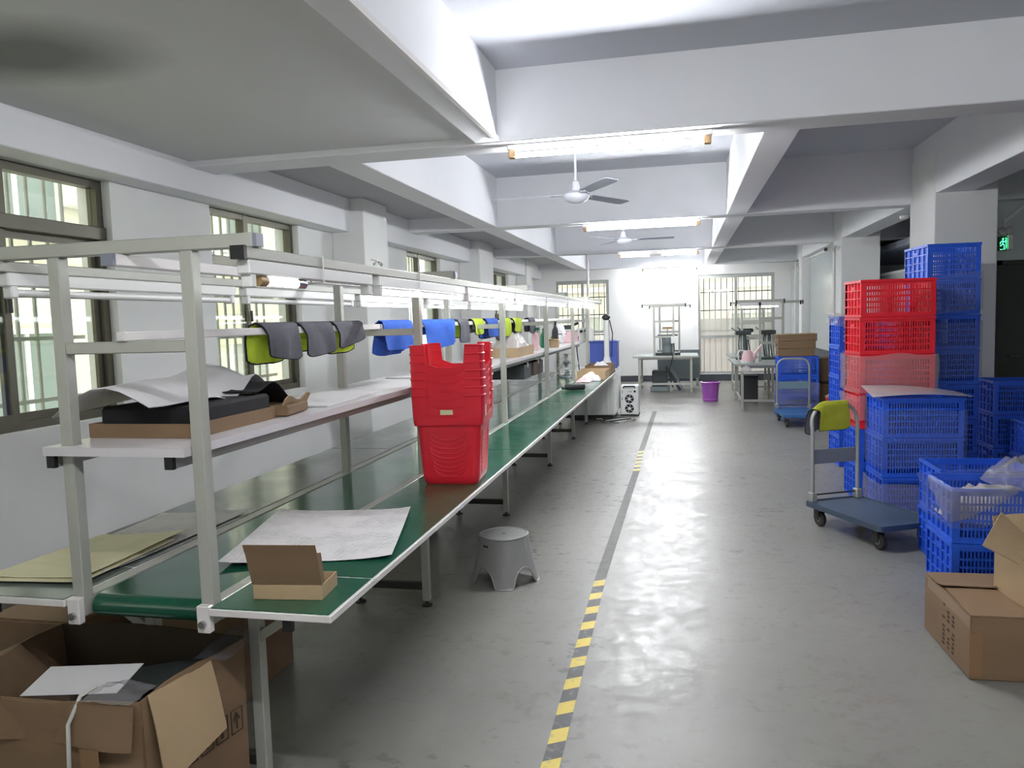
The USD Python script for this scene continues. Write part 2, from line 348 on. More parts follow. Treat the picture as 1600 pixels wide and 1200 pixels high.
struct('wall_back', wall_with_holes(XW, XR, WIN_F, YF, YF + .24, 'x'), 'wall_paint_lit', 'white far end wall lit by the ceiling tube')
struct('wall_front', MB().box(XW, XR, YB - .2, YB, 0, 3.45), 'wall_paint', 'white wall behind the viewpoint')
struct('wall_right', MB().box(XR, XR + .2, YB, YF, 0, 3.45), 'wall_paint', 'pale wall of the side aisle')
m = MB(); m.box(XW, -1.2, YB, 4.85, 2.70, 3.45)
struct('ceiling', m, 'dark_patch_paint', 'low plastered ceiling strip with a dark patch')
m = MB(); m.box(XW, -2.3, 4.85, YF, 2.82, 3.45); struct('ceiling', m, 'strip_paint_shaded', 'low ceiling strip along the window wall')
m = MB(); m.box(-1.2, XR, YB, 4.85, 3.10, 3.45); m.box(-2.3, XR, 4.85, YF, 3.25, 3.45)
struct('ceiling', m, 'slab_paint_shaded', 'white concrete ceiling slab between the beams')
ZB = 2.66
beams = [('wide white cross beam carrying the nearest tube light', [(XW, XR, 4.80, 5.10)]), ('second white cross beam from the viewpoint', [(XW, XR, 9.15, 9.42)]), ('third white cross beam from the viewpoint', [(XW, XR, 13.55, 13.82)]),
         ('last white cross beam in front of the far wall', [(XW, XR, 17.95, 18.2)]), ('white cross beam above the viewpoint', [(XW, XR, .45, .75)]),
         ('narrow white ceiling beam running to the nearest tube light', [(-1.265, -1.12, YB, 4.8)]), ('white ceiling beam along the low ceiling strip', [(-2.42, -2.165, 5.1, YF)]),
         ('white ceiling beam right of the hanging fan', [(.50, .72, 5.1, 17.95)]), ('deep white ceiling beam joining the right columns', [(2.432, 2.76, YB, YF)]), ('white ceiling beam over the side aisle', [(4.2, 4.45, YB, 9.3)])]
for lab, bs in beams:
    m = MB()
    for x0, x1, y0, y1 in bs: m.box(x0, x1, y0, y1, ZB + (0 if x0 in (XW,) else .002 + .001 * (len(lab) % 3)), 3.3, ch=.006)
    struct('ceiling_beam', m, 'beam_paint', lab)
m = MB().box(XW, -3.3, YB, YF, 2.49, 3.0, ch=.006); struct('ceiling_beam', m, 'beam_paint', 'white lintel beam above the left windows')
for lab, x0, x1, y0, y1 in [('white column nearest on the window wall', XW, -3.15, 7.40, 8.05), ('second white column on the window wall', XW, -3.15, 12.0, 12.9), ('third white column on the window wall', XW, -3.27, 16.4, 17.0),
                            ('wide white column behind the tall blue crate stack', 2.42, 2.98, 8.36, 9.2), ('white column behind the red crate stack', 2.42, 2.98, 12.9, 13.55), ('last white column before the far wall', 2.42, 2.68, 17.0, 17.4)]:
    struct('column', MB().box(x0, x1, y0, y1, 0, 3.1, ch=.008), 'wall_paint', lab)
struct('baseboard_back', MB().box(XW, .34, YF - .012, YF, 0, .14).box(.34, 2.42, YF - .012, YF, 0, .15), 'dark_skirting', 'dark skirting along the far wall')
struct('baseboard_left', MB().box(XW, XW + .012, YB, YF, 0, .14), 'dark_skirting', 'dark skirting along the window wall')

# glossy partition between the right columns
T = Thing('partition', 'glossy pale partition panel reflecting a tube light', None, (2.6, 15.2, 0), kind='structure')
T.part('panel', MB().box(2.585, 2.63, 13.55, 17.0, .82, 2.62), 'panel_gloss'); T.part('dark_band', MB().box(2.57, 2.64, 13.55, 17.0, 0, .82), 'dark_skirting')
T.part('top_rail', MB().box(2.565, 2.645, 13.55, 17.0, 2.62, 2.662), 'white_trim')
T = Thing('partition', 'glossy pale partition panel beside the far window', None, (2.6, 17.9, 0), kind='structure')
T.part('panel', MB().box(2.40, 2.44, 17.4, 18.38, .3, 2.5), 'panel_gloss'); T.part('dark_band', MB().box(2.395, 2.445, 17.4, 18.38, 0, .3), 'dark_skirting'); T.part('pipe', MB().cyl((2.37, 17.5, 0), (2.37, 17.5, 2.6), .02, 10), 'white_trim', smooth=40)
T = Thing('partition', 'low white partition seen between the right columns', None, (3.2, 12, 0), kind='structure')
T.part('panel', MB().box(3.18, 3.24, 9.6, 16.5, 0, 2.08), 'panel_gloss'); T.part('top_rail', MB().box(3.17, 3.25, 9.6, 16.5, 2.08, 2.12), 'white_trim')
struct('wall_aisle', MB().box(2.98, 3.315, 9.3, 9.45, 0, 2.9).box(3.315, XR, 9.3, 9.45, 2.03, 3.3), 'panel_gloss', 'pale green panel wall at the side aisle holding the exit sign')
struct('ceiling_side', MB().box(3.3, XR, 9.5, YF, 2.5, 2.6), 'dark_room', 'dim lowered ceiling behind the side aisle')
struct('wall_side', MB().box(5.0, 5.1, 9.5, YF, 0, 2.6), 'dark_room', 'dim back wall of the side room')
T = Thing('door_1', 'dark grey door leaf under the green exit sign', None, (3.9, 9.4, 0), kind='structure')
T.part('frame', MB().box(3.315, 3.36, 9.28, 9.4, 0, 2.03).box(4.85, 4.9, 9.28, 9.4, 0, 2.03).box(3.315, 4.9, 9.28, 9.4, 1.98, 2.03), 'steel_dark'); T.part('leaf', MB().box(3.36, 4.85, 9.33, 9.38, 0, 1.98), 'door_dark')
T.part('handle', MB().tube([(3.45, 9.32, 1.0), (3.45, 9.27, 1.0), (3.56, 9.27, 1.0)], .01, 8), 'chrome', smooth=40)

# ---------------------------------------------------------------- windows
def window_left(n, y0, y1, z0, z1, ym, zt, label, bar_gap):
    """Brown aluminium window in the left wall: transom, one mullion, sliding sashes, bars outside."""
    T = Thing('window_%d' % n, label, 'window', (XW, (y0 + y1) / 2, z0), kind='structure')
    xa, xb = XW - .13, XW - .06; w = .05
    f = MB().frame('x', xa, xb, y0, y1, z0, z1, w)
    T.part('window_frame', f, 'win_frame'); T.part('transom', MB().box(xa - .01, xb + .02, y0, y1, zt - .04, zt + .04, ch=.004), 'win_frame')
    T.part('mullion', MB().box(xa, xb + .005, ym - .035, ym + .035, zt, z1, ch=.004), 'win_frame')
    for k, (a, b) in enumerate(((y0 + w, ym + .03), (ym - .03, y1 - w))):
        x = XW - (.105 if k else .08); s = .042
        sash = MB().frame('x', x - .012, x + .012, a, b, z0 + w, zt - .04, s)
        sp = T.part('sash', sash, 'win_frame'); T.part('pane', MB().box(x - .003, x + .003, a + s, b - s, z0 + w + s, zt - .04 - s), 'pane_clear', parent=sp)
        if k == 0: T.part('latch', MB().obox((x + .03, b - .02, (z0 + zt) / 2 + .12), (.02, .016, .09), ch=.003), 'black_cap')
        a2, b2 = (y0 + w, ym - .035) if k == 0 else (ym + .035, y1 - w)
        T.part('pane', MB().box(XW - .103, XW - .097, a2, b2, zt + .04, z1 - w), 'pane_clear')
    yy = y0 + bar_gap * .5
    while yy < y1:
        T.part('security_bar', MB().cyl((XW - .36, yy, z0 - .15), (XW - .36, yy, z1 + .1), .012, 8), 'grille_paint'); yy += bar_gap
    for zz in (z0 + .12, z0 + .5, zt - .25): T.part('security_rail', MB().box(XW - .375, XW - .345, y0 - .1, y1 + .1, zz - .012, zz + .012), 'grille_paint')
window_left(1, 1.75, 4.25, 1.02, 2.49, 3.49, 2.16, 'brown aluminium window nearest the viewpoint with bars outside', .135)
window_left(2, 5.30, 6.68, .97, 2.49, 5.88, 2.08, 'brown aluminium window behind the hanging grey towels', .125)
window_left(3, 9.59, 11.02, .95, 2.49, 10.22, 2.06, 'brown aluminium window behind the second blue towel', .125)
window_left(6, 14.2, 15.6, .95, 2.49, 14.8, 2.06, 'brown aluminium window at the far end of the window wall', .125)
window_left(7, -2.2, .6, 1.0, 2.49, -.8, 2.1, 'brown aluminium window added behind the viewpoint for light', .135)  # unseen window added to bring light to the left side
def window_far(n, x0, x1, z0, z1, label, solid_to, pane_low):
    T = Thing('window_%d' % n, label, 'window', ((x0 + x1) / 2, YF, z0), kind='structure'); y = YF + .1; w = .05; xm = (x0 + x1) / 2
    T.part('window_frame', MB().frame('y', y - .03, y + .03, x0, x1, z0, z1, w, w * 1.6, w * 1.4), 'win_light')
    T.part('mullion', MB().box(xm - .03, xm + .03, y - .035, y + .03, solid_to, z1), 'win_light'); T.part('transom', MB().box(x0, x1, y - .04, y + .03, solid_to - .03, solid_to + .03), 'win_light')
    if pane_low:
        for a, b in ((x0 + w, xm - .01), (xm + .01, x1 - w)):
            T.part('frosted_pane', MB().box(a, b, y - .004, y + .004, z0 + w, solid_to - .03), pane_low); T.part('frosted_pane', MB().box(a, b, y - .004, y + .004, solid_to + .03, solid_to + .42), 'frosted')
    for a, b in ((x0 + w, xm - .03), (xm + .03, x1 - w)): T.part('pane', MB().box(a, b, y + .006, y + .012, solid_to + .03, z1 - w), 'pane_clear')
    k = int((x1 - x0) / .125)
    for i in range(1, k):
        x = x0 + (x1 - x0) * i / k; T.part('security_bar', MB().cyl((x, YF + .21, z0), (x, YF + .21, z1), .0075, 6), 'grille_dark')
    for z in (z1 - .4, z1 - .82, z1 - 1.3): T.part('security_rail', MB().box(x0, x1, YF + .2, YF + .22, z - .01, z + .01), 'grille_dark')
window_far(4, -2.97, -1.70, .95, 2.43, 'barred far window left of the bright far wall', 1.2, None)
window_far(5, .36, 2.05, .16, 2.45, 'tall barred far window with frosted lower panes', 1.02, 'frosted')

# ---------------------------------------------------------------- outside
rng = random.Random(5)
def building(name, label, x, y0, y1, z1, wall, axis='x', gy=2.6, gz=2.9, ww=1.3, wh=1.45, zoff=.3):
    T = Thing(name, label, 'building', (x, (y0 + y1) / 2, -6), local=False)
    put = (lambda m, a, b, c, d, e, f: m.box(x + a, x + b, c, d, e, f)) if axis == 'x' else (lambda m, a, b, c, d, e, f: m.box(c, d, x - b, x - a, e, f))
    T.part('wall', put(MB(), -3, 0, y0, y1, -6, z1), wall)
    z = -6 + zoff
    while z < z1 - 1.6:
        y = y0 + .6
        while y < y1 - ww:
            k = rng.random(); fr = MB(); put(fr, 0, .07, y - .07, y + ww + .07, z - .07, z); put(fr, 0, .07, y - .07, y + ww + .07, z + wh, z + wh + .07); put(fr, 0, .07, y - .07, y, z, z + wh); put(fr, 0, .07, y + ww, y + ww + .07, z, z + wh); put(fr, 0, .05, y + ww / 2 - .03, y + ww / 2 + .03, z, z + wh)
            fp = T.part('window', fr, 'white_trim'); T.part('pane', put(MB(), .005, .02, y, y + ww, z, z + wh), 'outer_grey' if k < .55 else 'outer_glass', parent=fp)
            if k > .45: T.part('window_ledge', put(MB(), 0, .3, y - .15, y + ww + .15, z - .2, z - .1), 'white_trim')
            y += gy
        T.part('floor_band', put(MB(), 0, .06, y0, y1, z + wh + .75, z + wh + .9), 'white_trim'); z += gz
    return T
B1 = building('apartment_building', 'cream apartment building across the lane outside the left windows', -8.2, -6, 23, 12, 'outer_wall')
def ac_unit(T, x, y, z):
    p = T.part('air_conditioner', MB().box(x, x + .32, y - .42, y + .42, z - .3, z + .3, ch=.02), 'white_plastic')
    T.part('fan_grille', MB().lathe([(0, .02), (.2, .02), (.22, 0), (.22, -.02)], (x + .33, y - .08, z), 20, rot(0, 0, 90)), 'outer_grey', parent=p)
ac_unit(B1, -8.2, 9.35, 3.55); ac_unit(B1, -8.2, 6.0, .6)
B2 = building('apartment_building', 'pinkish building outside the far windows', 23.5, -8, 9, 9, 'pink_wall', 'y', gy=2.2, ww=1.1)
p = B1.part('notice_board', MB().box(-8.2, -8.12, 12.45, 13.45, 1.25, 1.95), 'paper_cream', label='pale notice board')
mm = MB()
for z in (1.78, 1.42):
    for k in range(8): mm.box(-8.12, -8.115, 12.6 + k * .09, 12.6 + k * .09 + .06, z - .035, z + .035)
B1.part('lettering', mm, 'outer_grey', parent=p, kind='stuff')
struct('ground', MB().box(-8.2, XW - .3, -8, 28, -6.2, -6).box(-10, 10, YF + .4, 23.5, -6.2, -6), 'outer_grey', 'grey lane far below the windows')

# ---------------------------------------------------------------- the work line
XR0, XL0 = -1.36, -1.80          # post rows
POSTS = [1.95, 3.85, 5.8, 7.75, 9.7, 11.2]
ZT = .75
L = Thing('assembly_line', 'long green belt work line with grey posts, rails and white shelf', 'workbench', (-1.58, 1.95, 0))
for x in (XR0, XL0):
    for y in POSTS: L.part('post', MB().box(x - .02, x + .02, y - .02, y + .02, .69, 1.77, ch=.003), 'alu')
for y in POSTS:
    p = L.part('top_bar', MB().box(-2.03, -1.15, y - .02, y + .02, 1.77, 1.81, ch=.003), 'alu'); L.part('end_cap', MB().box(-1.15, -1.138, y - .018, y + .018, 1.772, 1.808), 'cart_plate', parent=p)
    L.part('cross_bar', MB().box(XL0 + .02, XR0 - .02, y - .018, y + .018, 1.485, 1.52, ch=.003), 'alu')
for x in (-1.17, -2.0):
    p = L.part('light_rail', MB().box(x - .02, x + .02, 1.9, 11.3, 1.737, 1.77, ch=.003), 'alu'); L.part('end_cap', MB().box(x - .021, x + .021, 1.885, 1.9, 1.735, 1.772), 'black_cap', parent=p, label='black plastic end cap')
p = L.part('centre_rail', MB().box(-1.6, -1.56, 1.9, 3.75, 1.735, 1.769, ch=.003), 'white_trim'); L.part('end_cap', MB().box(-1.60, -1.56, 1.888, 1.9, 1.735, 1.769), 'cart_plate', parent=p)
for a, b in zip(POSTS[:-1], POSTS[1:]):
    p = L.part('hanging_rail', MB().box(-1.595, -1.565, a - .03 if a == POSTS[0] else a + .01, b - .01, 1.52, 1.548, ch=.003), 'white_trim'); L.part('end_plug', MB().box(-1.592, -1.568, b - .01, b + .002, 1.523, 1.545), 'cart_plate', parent=p)
cuts = [1.9] + [y for y in POSTS[1:-1]] + [10.9]
for i, (a, b) in enumerate(zip(cuts[:-1], cuts[1:])):
    m = MB(); pl = sbox(-1.86, a + .002, -1.384, b - .002)
    for y in POSTS: pl = pl.difference(sbox(-1.823, y - .023, -1.777, y + .023))
    L.part('shelf_board', m.prism(pl, 1.187, 1.213), 'shelf_white')
for x0, x1 in ((-1.855, -1.83), (-1.455, -1.43)):
    p = L.part('shelf_rail', MB().box(x0, x1, 1.925, 10.85, 1.15, 1.187), 'alu'); L.part('end_cap', MB().box(x0 - .001, x1 + .001, 1.91, 1.925, 1.149, 1.187), 'black_cap', parent=p, label='black plastic end cap')
# belt with its front roller
m = MB(); ang = np.linspace(-math.pi / 2, math.pi / 2, 13); prof = [(1.985 - .034 * math.cos(a), .711 + .034 * math.sin(a)) for a in ang]
prof = [(11.3, .677)] + prof + [(11.3, .745)]; poly = Polygon(prof)
L.part('belt', m.prism(poly, 0, .385, M=np.array([[0, 0, 1], [1, 0, 0], [0, 1, 0]]), c=(-1.772, 0, 0)), 'belt_green', smooth=30)
for x0, x1 in ((-1.822, -1.778), (-1.382, -1.338)):
    L.part('side_rail', MB().box(x0, x1, 1.97, 11.3, .69, .7485, ch=.002), 'alu')
    p = L.part('corner_bracket', MB().box(x0 + .001, x1 - .001, 1.905, 1.93, .672, .752, ch=.003), 'white_trim'); L.part('bolt', MB().cyl(((x0 + x1) / 2, 1.905, .70), ((x0 + x1) / 2, 1.895, .70), .011, 12), 'chrome', parent=p, smooth=40)
SEAMS = [1.9, 2.21, 4.58, 7.27, 9.6, 11.35]
for i, (a, b) in enumerate(zip(SEAMS[:-1], SEAMS[1:])):
    p = L.part('side_table', MB().box(-1.336, -.957, a, b - .001, .727, .748, ch=.002), 'white_trim'); L.part('table_mat', MB().box(-1.332, -.966, a + .006, b - .006, .746, .7505), 'mat_green', parent=p, label='glossy green table mat')
    p = L.part('side_table', MB().box(-2.25, -1.824, a, b - .001, .727, .748, ch=.002), 'white_trim'); L.part('table_mat', MB().box(-2.244, -1.83, a + .006, b - .006, .746, .7505), 'mat_grey', parent=p, label='grey green table mat')
for x in (-1.1, -2.1):
    p = L.part('table_rail', MB().box(x - .014, x + .014, 1.93, 11.2, .69, .727), 'alu'); L.part('end_cap', MB().box(x - .015, x + .015, 1.917, 1.93, .688, .727), 'black_cap', parent=p, label='black plastic end cap')
for y in (2.22, 3.9, 5.85, 7.92, 9.72, 11.1):
    for x, s in ((-1.385, 1), (-1.775, -1)):
        p = L.part('leg', MB().box(x - .02, x + .02, y - .02, y + .02, .03, .69, ch=.003), 'alu'); L.part('levelling_foot', MB().lathe([(0, 0), (.03, 0), (.03, .008), (.01, .014), (.01, .035), (0, .035)], (x, y, 0), 16), 'steel_dark', parent=p, smooth=40)
        L.part('brace', MB().obox((x + s * .155, y, .625), (.36, .026, .03), ry=-s * 33), 'alu')
        L.part('support_arm', MB().box(x + s * .02, x + s * .40, y - .015, y + .015, .69, .717) if False else MB().box(x, x + s * .27, y - .013, y + .013, .70, .726), 'alu')
    L.part('stretcher', MB().box(-1.755, -1.405, y - .015, y + .015, .09, .13, ch=.003), 'steel_dark')
for i, (x, y) in enumerate([(-1.17, 2.35), (-1.17, 3.3), (-1.17, 4.9)]):
    L.part('cable_tie', MB().tube([(x - .023, y, 1.775), (x + .023, y, 1.775), (x + .023, y, 1.69), (x - .023, y, 1.69), (x - .023, y, 1.775)], .0025, 6), 'white_trim')

def batten(x, y0, ln, lit, label, first=[]):
    T = Thing('batten_light', label, 'light fixture', (x, y0, 1.70), group=None); z = 1.737
    b = T.part('housing', MB().box(x - .02, x + .02, y0, y0 + ln, z - .042, z - .001, ch=.004), 'batten_white')
    if lit is not None: T.part('tube', MB().cyl((x, y0 + .04, z - .062), (x, y0 + ln - .04, z - .062), .0125, 12), 'bench_glow' if lit else 'batten_white', smooth=40)
    for y in (y0 + .012, y0 + ln - .04): T.part('tube_socket', MB().box(x - .017, x + .017, y, y + .028, z - .078, z - .03, ch=.004), 'batten_white')
    return T
N = ['nearest', 'second', 'third', 'fourth', 'fifth', 'sixth', 'seventh']
for i, (y, ln) in enumerate([(1.91, .86), (2.83, 1.22), (4.1, 1.22), (5.37, 1.22), (6.64, 1.22), (7.91, 1.22), (9.18, 1.22)]):
    batten(-1.17, y, ln, True if i else None, ('empty white batten at the near end of the aisle-side rail' if i == 0 else 'lit tube batten under the aisle-side rail, %s from the near end' % N[i]))
for i, y in enumerate([1.95, 3.25, 4.55, 5.85, 7.15, 8.45]):
    batten(-2.0, y, 1.22, i > 1, '%s tube batten under the window-side rail, %s from the near end' % ('lit' if i > 1 else 'unlit', N[i]))
T = Thing('short_lamp', 'short lit tube with silver cap hanging below the near batten', 'light', (-1.17, 2.0, 1.66))
T.part('tube', MB().cyl((-1.17, 2.02, 1.681), (-1.17, 2.2, 1.681), .014, 14), 'bench_glow', smooth=40); T.part('silver_cap', MB().cyl((-1.17, 2.2, 1.681), (-1.17, 2.25, 1.681), .016, 14), 'chrome', smooth=40); T.part('brown_socket', MB().cyl((-1.17, 1.98, 1.681), (-1.17, 2.02, 1.681), .016, 14), 'socket_brown', smooth=40)
T.part('bracket', MB().box(-1.18, -1.16, 1.99, 2.01, 1.681, 1.70), 'white_trim')

# ---------------------------------------------------------------- ceiling tubes and fans
for i, (x0, x1, y) in enumerate([(-1.06, .17, 4.895), (-1.13, .20, 9.25), (-1.07, .27, 13.65), (-.88, .33, 17.90), (-1.0, .2, .56), (1.0, 2.2, .56)]):
    z = 2.622 if y < 17 else 2.60
    T = Thing('ceiling_tube_light', ['brightest tube light under the nearest cross beam', 'tube light under the second cross beam, behind the hanging fan', 'tube light under the third cross beam', 'tube light just in front of the bright far wall', 'tube light behind the viewpoint, window side', 'tube light behind the viewpoint, crate side'][i], 'light fixture', ((x0 + x1) / 2, y, z))
    T.part('housing', MB().box(x0 - .02, x1 + .02, y - .02, y + .02, z, z + .035, ch=.004), 'batten_white')
    T.part('tube', MB().cyl((x0 + .035, y, z - .03), (x1 - .035, y, z - .03), .016, 14), 'tube_glow' if y > 1 else 'tube_glow_dim', smooth=40)
    for x in (x0 - .01, x1 - .035): T.part('tube_socket', MB().box(x, x + .045, y - .018, y + .018, z - .05, z, ch=.004), 'socket_brown')
    for x in (x0 + .2, x1 - .2): T.part('fixing_clip', MB().box(x - .012, x + .012, y - .024, y + .05, z + .035, z + .05), 'chrome')
def fan(x, y, ztop, zh, phi, r, label):
    T = Thing('ceiling_fan', label, 'ceiling fan', (x, y, zh))
    T.part('downrod', MB().cyl((x, y, zh + .09), (x, y, ztop - .06), .012, 12), 'fan_white', smooth=40)
    T.part('canopy', MB().lathe([(.012, -.11), (.05, -.05), (.06, 0)], (x, y, ztop), 24), 'fan_white', smooth=40)
    T.part('collar', MB().lathe([(.012, .14), (.03, .13), (.042, .07), (.05, .05)], (x, y, zh), 24), 'fan_white', smooth=40)
    T.part('motor_housing', MB().lathe([(0, -.05), (.05, -.048), (.10, -.025), (.115, 0), (.115, .02), (.10, .035), (.06, .05), (0, .055)], (x, y, zh), 32), 'fan_white', smooth=40)
    for k in range(3):
        a = phi + 120 * k; M = rot(a)
        br = T.part('blade_bracket', MB().obox(np.array([x, y, zh + .02]) + M @ [.15, 0, 0], (.14, .035, .006), rz=a, rx=8), 'fan_white')
        s = np.linspace(0, 1, 9); P = np.array([[[.19 + (r - .19) * t, (.052 + .012 * t) * w * (1 - .25 * max(0, (t - .93) / .07)), 0] for w in (-1, 1)] for t in s])
        P = P @ rot(0, -9).T @ M.T + np.array([x, y, zh + .022]); T.part('blade', MB().sheet(P, .005), 'fan_blade')
fan(-.885, 6.7, 3.25, 2.585, 180, .745, 'white three-bladed ceiling fan between the two nearest tube lights')
fan(-.80, 11.0, 3.25, 2.60, 0, .70, 'white ceiling fan hanging behind the second tube light')
T = Thing('conduit', 'vertical white conduit dropping from the third beam behind the work line', 'conduit', (-1.3, 11.35, 1.77)); T.part('pipe', MB().cyl((-1.62, 13.62, 0), (-1.62, 13.62, 2.66), .022, 10), 'white_trim', smooth=40)
T = Thing('conduit', 'thin white conduit running along the underside of the third beam', 'conduit', (.8, 13.52, 2.64)); T.part('pipe', MB().cyl((-1.6, 13.535, 2.65), (-1.07, 13.535, 2.65), .012, 8), 'white_trim', smooth=40); T.part('pipe', MB().cyl((.27, 13.535, 2.65), (2.40, 13.535, 2.65), .012, 8), 'white_trim', smooth=40)
T = Thing('conduit', 'vertical white conduit on the column behind the red crates', 'conduit', (2.40, 13.2, 0)); T.part('pipe', MB().cyl((2.4, 13.4, 0), (2.4, 13.4, 2.6), .018, 8), 'white_trim', smooth=40)
T = Thing('conduit', 'white conduit fixed along the narrow beam to the nearest tube light', 'conduit', (-1.13, 2, 2.65)); T.part('pipe', MB().box(-1.119, -1.095, YB, 4.72, 2.648, 2.675), 'white_trim'); 
T = Thing('smoke_detector', 'round white smoke detector under the right ceiling beam', 'smoke detector', (2.62, 10.2, 2.62)); T.part('base', MB().lathe([(0, 0), (.055, 0), (.055, -.012), (0, -.012)], (2.62, 10.2, 2.66), 24), 'white_plastic', smooth=40); T.part('dome', MB().lathe([(.05, -.012), (.045, -.035), (.02, -.045), (0, -.046)], (2.62, 10.2, 2.66), 24), 'white_plastic', smooth=40)
T = Thing('security_camera', 'small white security camera on the column behind the red crates', 'camera', (2.3, 13.2, 2.52)); T.part('bracket', MB().cyl((2.42, 13.3, 2.56), (2.32, 13.2, 2.55), .015, 10), 'white_plastic', smooth=40); T.part('housing', MB().cyl((2.36, 13.3, 2.54), (2.22, 13.05, 2.51), .04, 18), 'white_plastic', smooth=40); T.part('lens', MB().cyl((2.223, 13.055, 2.511), (2.215, 13.04, 2.509), .03, 18), 'black_cap', smooth=40)
# exit sign with twin emergency lamps
T = Thing('exit_sign', 'green lit running-man exit sign above the dark door', 'sign', (3.36, 9.27, 2.14))
T.part('box', MB().box(3.315, 3.395, 9.272, 9.3, 2.135, 2.285, ch=.004), 'exit_dark')
m = MB(); yy = 9.269
def glyph(pts, w=.008): m.tube([(3.355 + a * .028, yy, 2.21 + b * .06) for a, b in pts], w / 2, 6)
m.lathe([(0, -.003), (.009, -.003), (.009, .003), (0, .003)], (3.358, yy, 2.258), 12, rot(0, 90))
glyph([(0, .55), (.05, 0), (-.6, -.45), (-.9, -.4)]); glyph([(.05, 0), (.6, -.4), (.5, -.95)]); glyph([(0, .5), (-.75, .25), (-.8, -.1)]); glyph([(0, .5), (.7, .2), (.95, .5)])
glyph([(-.9, -1.05), (.95, -1.05)], .006); glyph([(.75, .95), (1.15, .95), (1.15, -.9)], .005)
T.part('pictogram', m, 'exit_glow')
T = Thing('emergency_light', 'emergency lamp unit with two round heads beside the exit sign', 'light fixture', (3.42, 9.27, 2.3))
T.part('body', MB().box(3.40, 3.45, 9.25, 9.3, 2.14, 2.30, ch=.005), 'white_plastic'); 
for x, z in ((3.41, 2.345), (3.345, 2.335)): T.part('lamp_head', MB().lathe([(0, -.05), (.03, -.045), (.042, 0), (.035, .004), (0, .004)], (x, 9.24, z), 18, rot(0, 90)), 'lamp_silver', smooth=40)
T.part('arm', MB().tube([(3.345, 9.27, 2.335), (3.38, 9.285, 2.36), (3.41, 9.27, 2.345)], .008, 8).cyl((3.38, 9.285, 2.36), (3.38, 9.29, 2.48), .01, 8).cyl((3.41, 9.275, 2.33), (3.42, 9.275, 2.29), .008, 8), 'white_plastic', smooth=40)
T = Thing('cable_tray', 'white cable trunking rising along the side aisle wall', 'conduit', (3.6, 9.28, 2.5)); T.part('trunking', MB().obox((3.56, 9.285, 2.60), (.5, .02, .03), ry=-40), 'white_trim')

# floor tape
for lab, mt, pts in [('bright yellow and black striped floor tape nearest the viewpoint', 'tape_striped', [(-.462, 1.2), (-.465, 2.6), (-.493, 4.5)]), ('grey worn-out stretch of floor tape between the two striped stretches', 'tape_worn', [(-.493, 4.5), (-.468, 7.7)]),
                     ('short far stretch of yellow and black striped floor tape', 'tape_striped', [(-.468, 7.7), (-.478, 8.9)]), ('faint grey floor tape leading to the far tables', 'tape_worn', [(-.478, 8.9), (-.455, 12.6)])]:
    P = np.array([[[x - .032, y, .0012], [x + .032, y, .0012]] for x, y in pts]); p = obj('floor_tape', MB().sheet(P, .0016), mt); tag(p, lab, 'floor tape')

T = Thing('added_side_lamp', 'added tube brightening the side room behind the right columns', 'light fixture', (4.0, 12.6, 2.4)); T.part('housing', MB().box(3.98, 4.02, 12.0, 13.2, 2.46, 2.5), 'batten_white'); T.part('tube', MB().cyl((4.0, 12.03, 2.44), (4.0, 13.17, 2.44), .013, 10), 'side_fill_glow', smooth=40)  # unseen lamp added to lift the dark opening between the columns
T = Thing('junction_box', 'small white box under the third cross beam beside its tube light', 'box', (-.42, 13.6, 2.57)); T.part('box', MB().box(-.55, -.33, 13.57, 13.72, 2.575, 2.61, ch=.005), 'white_plastic'); T.part('stem', MB().cyl((-.44, 13.645, 2.60), (-.44, 13.645, 2.67), .012, 8), 'white_plastic')

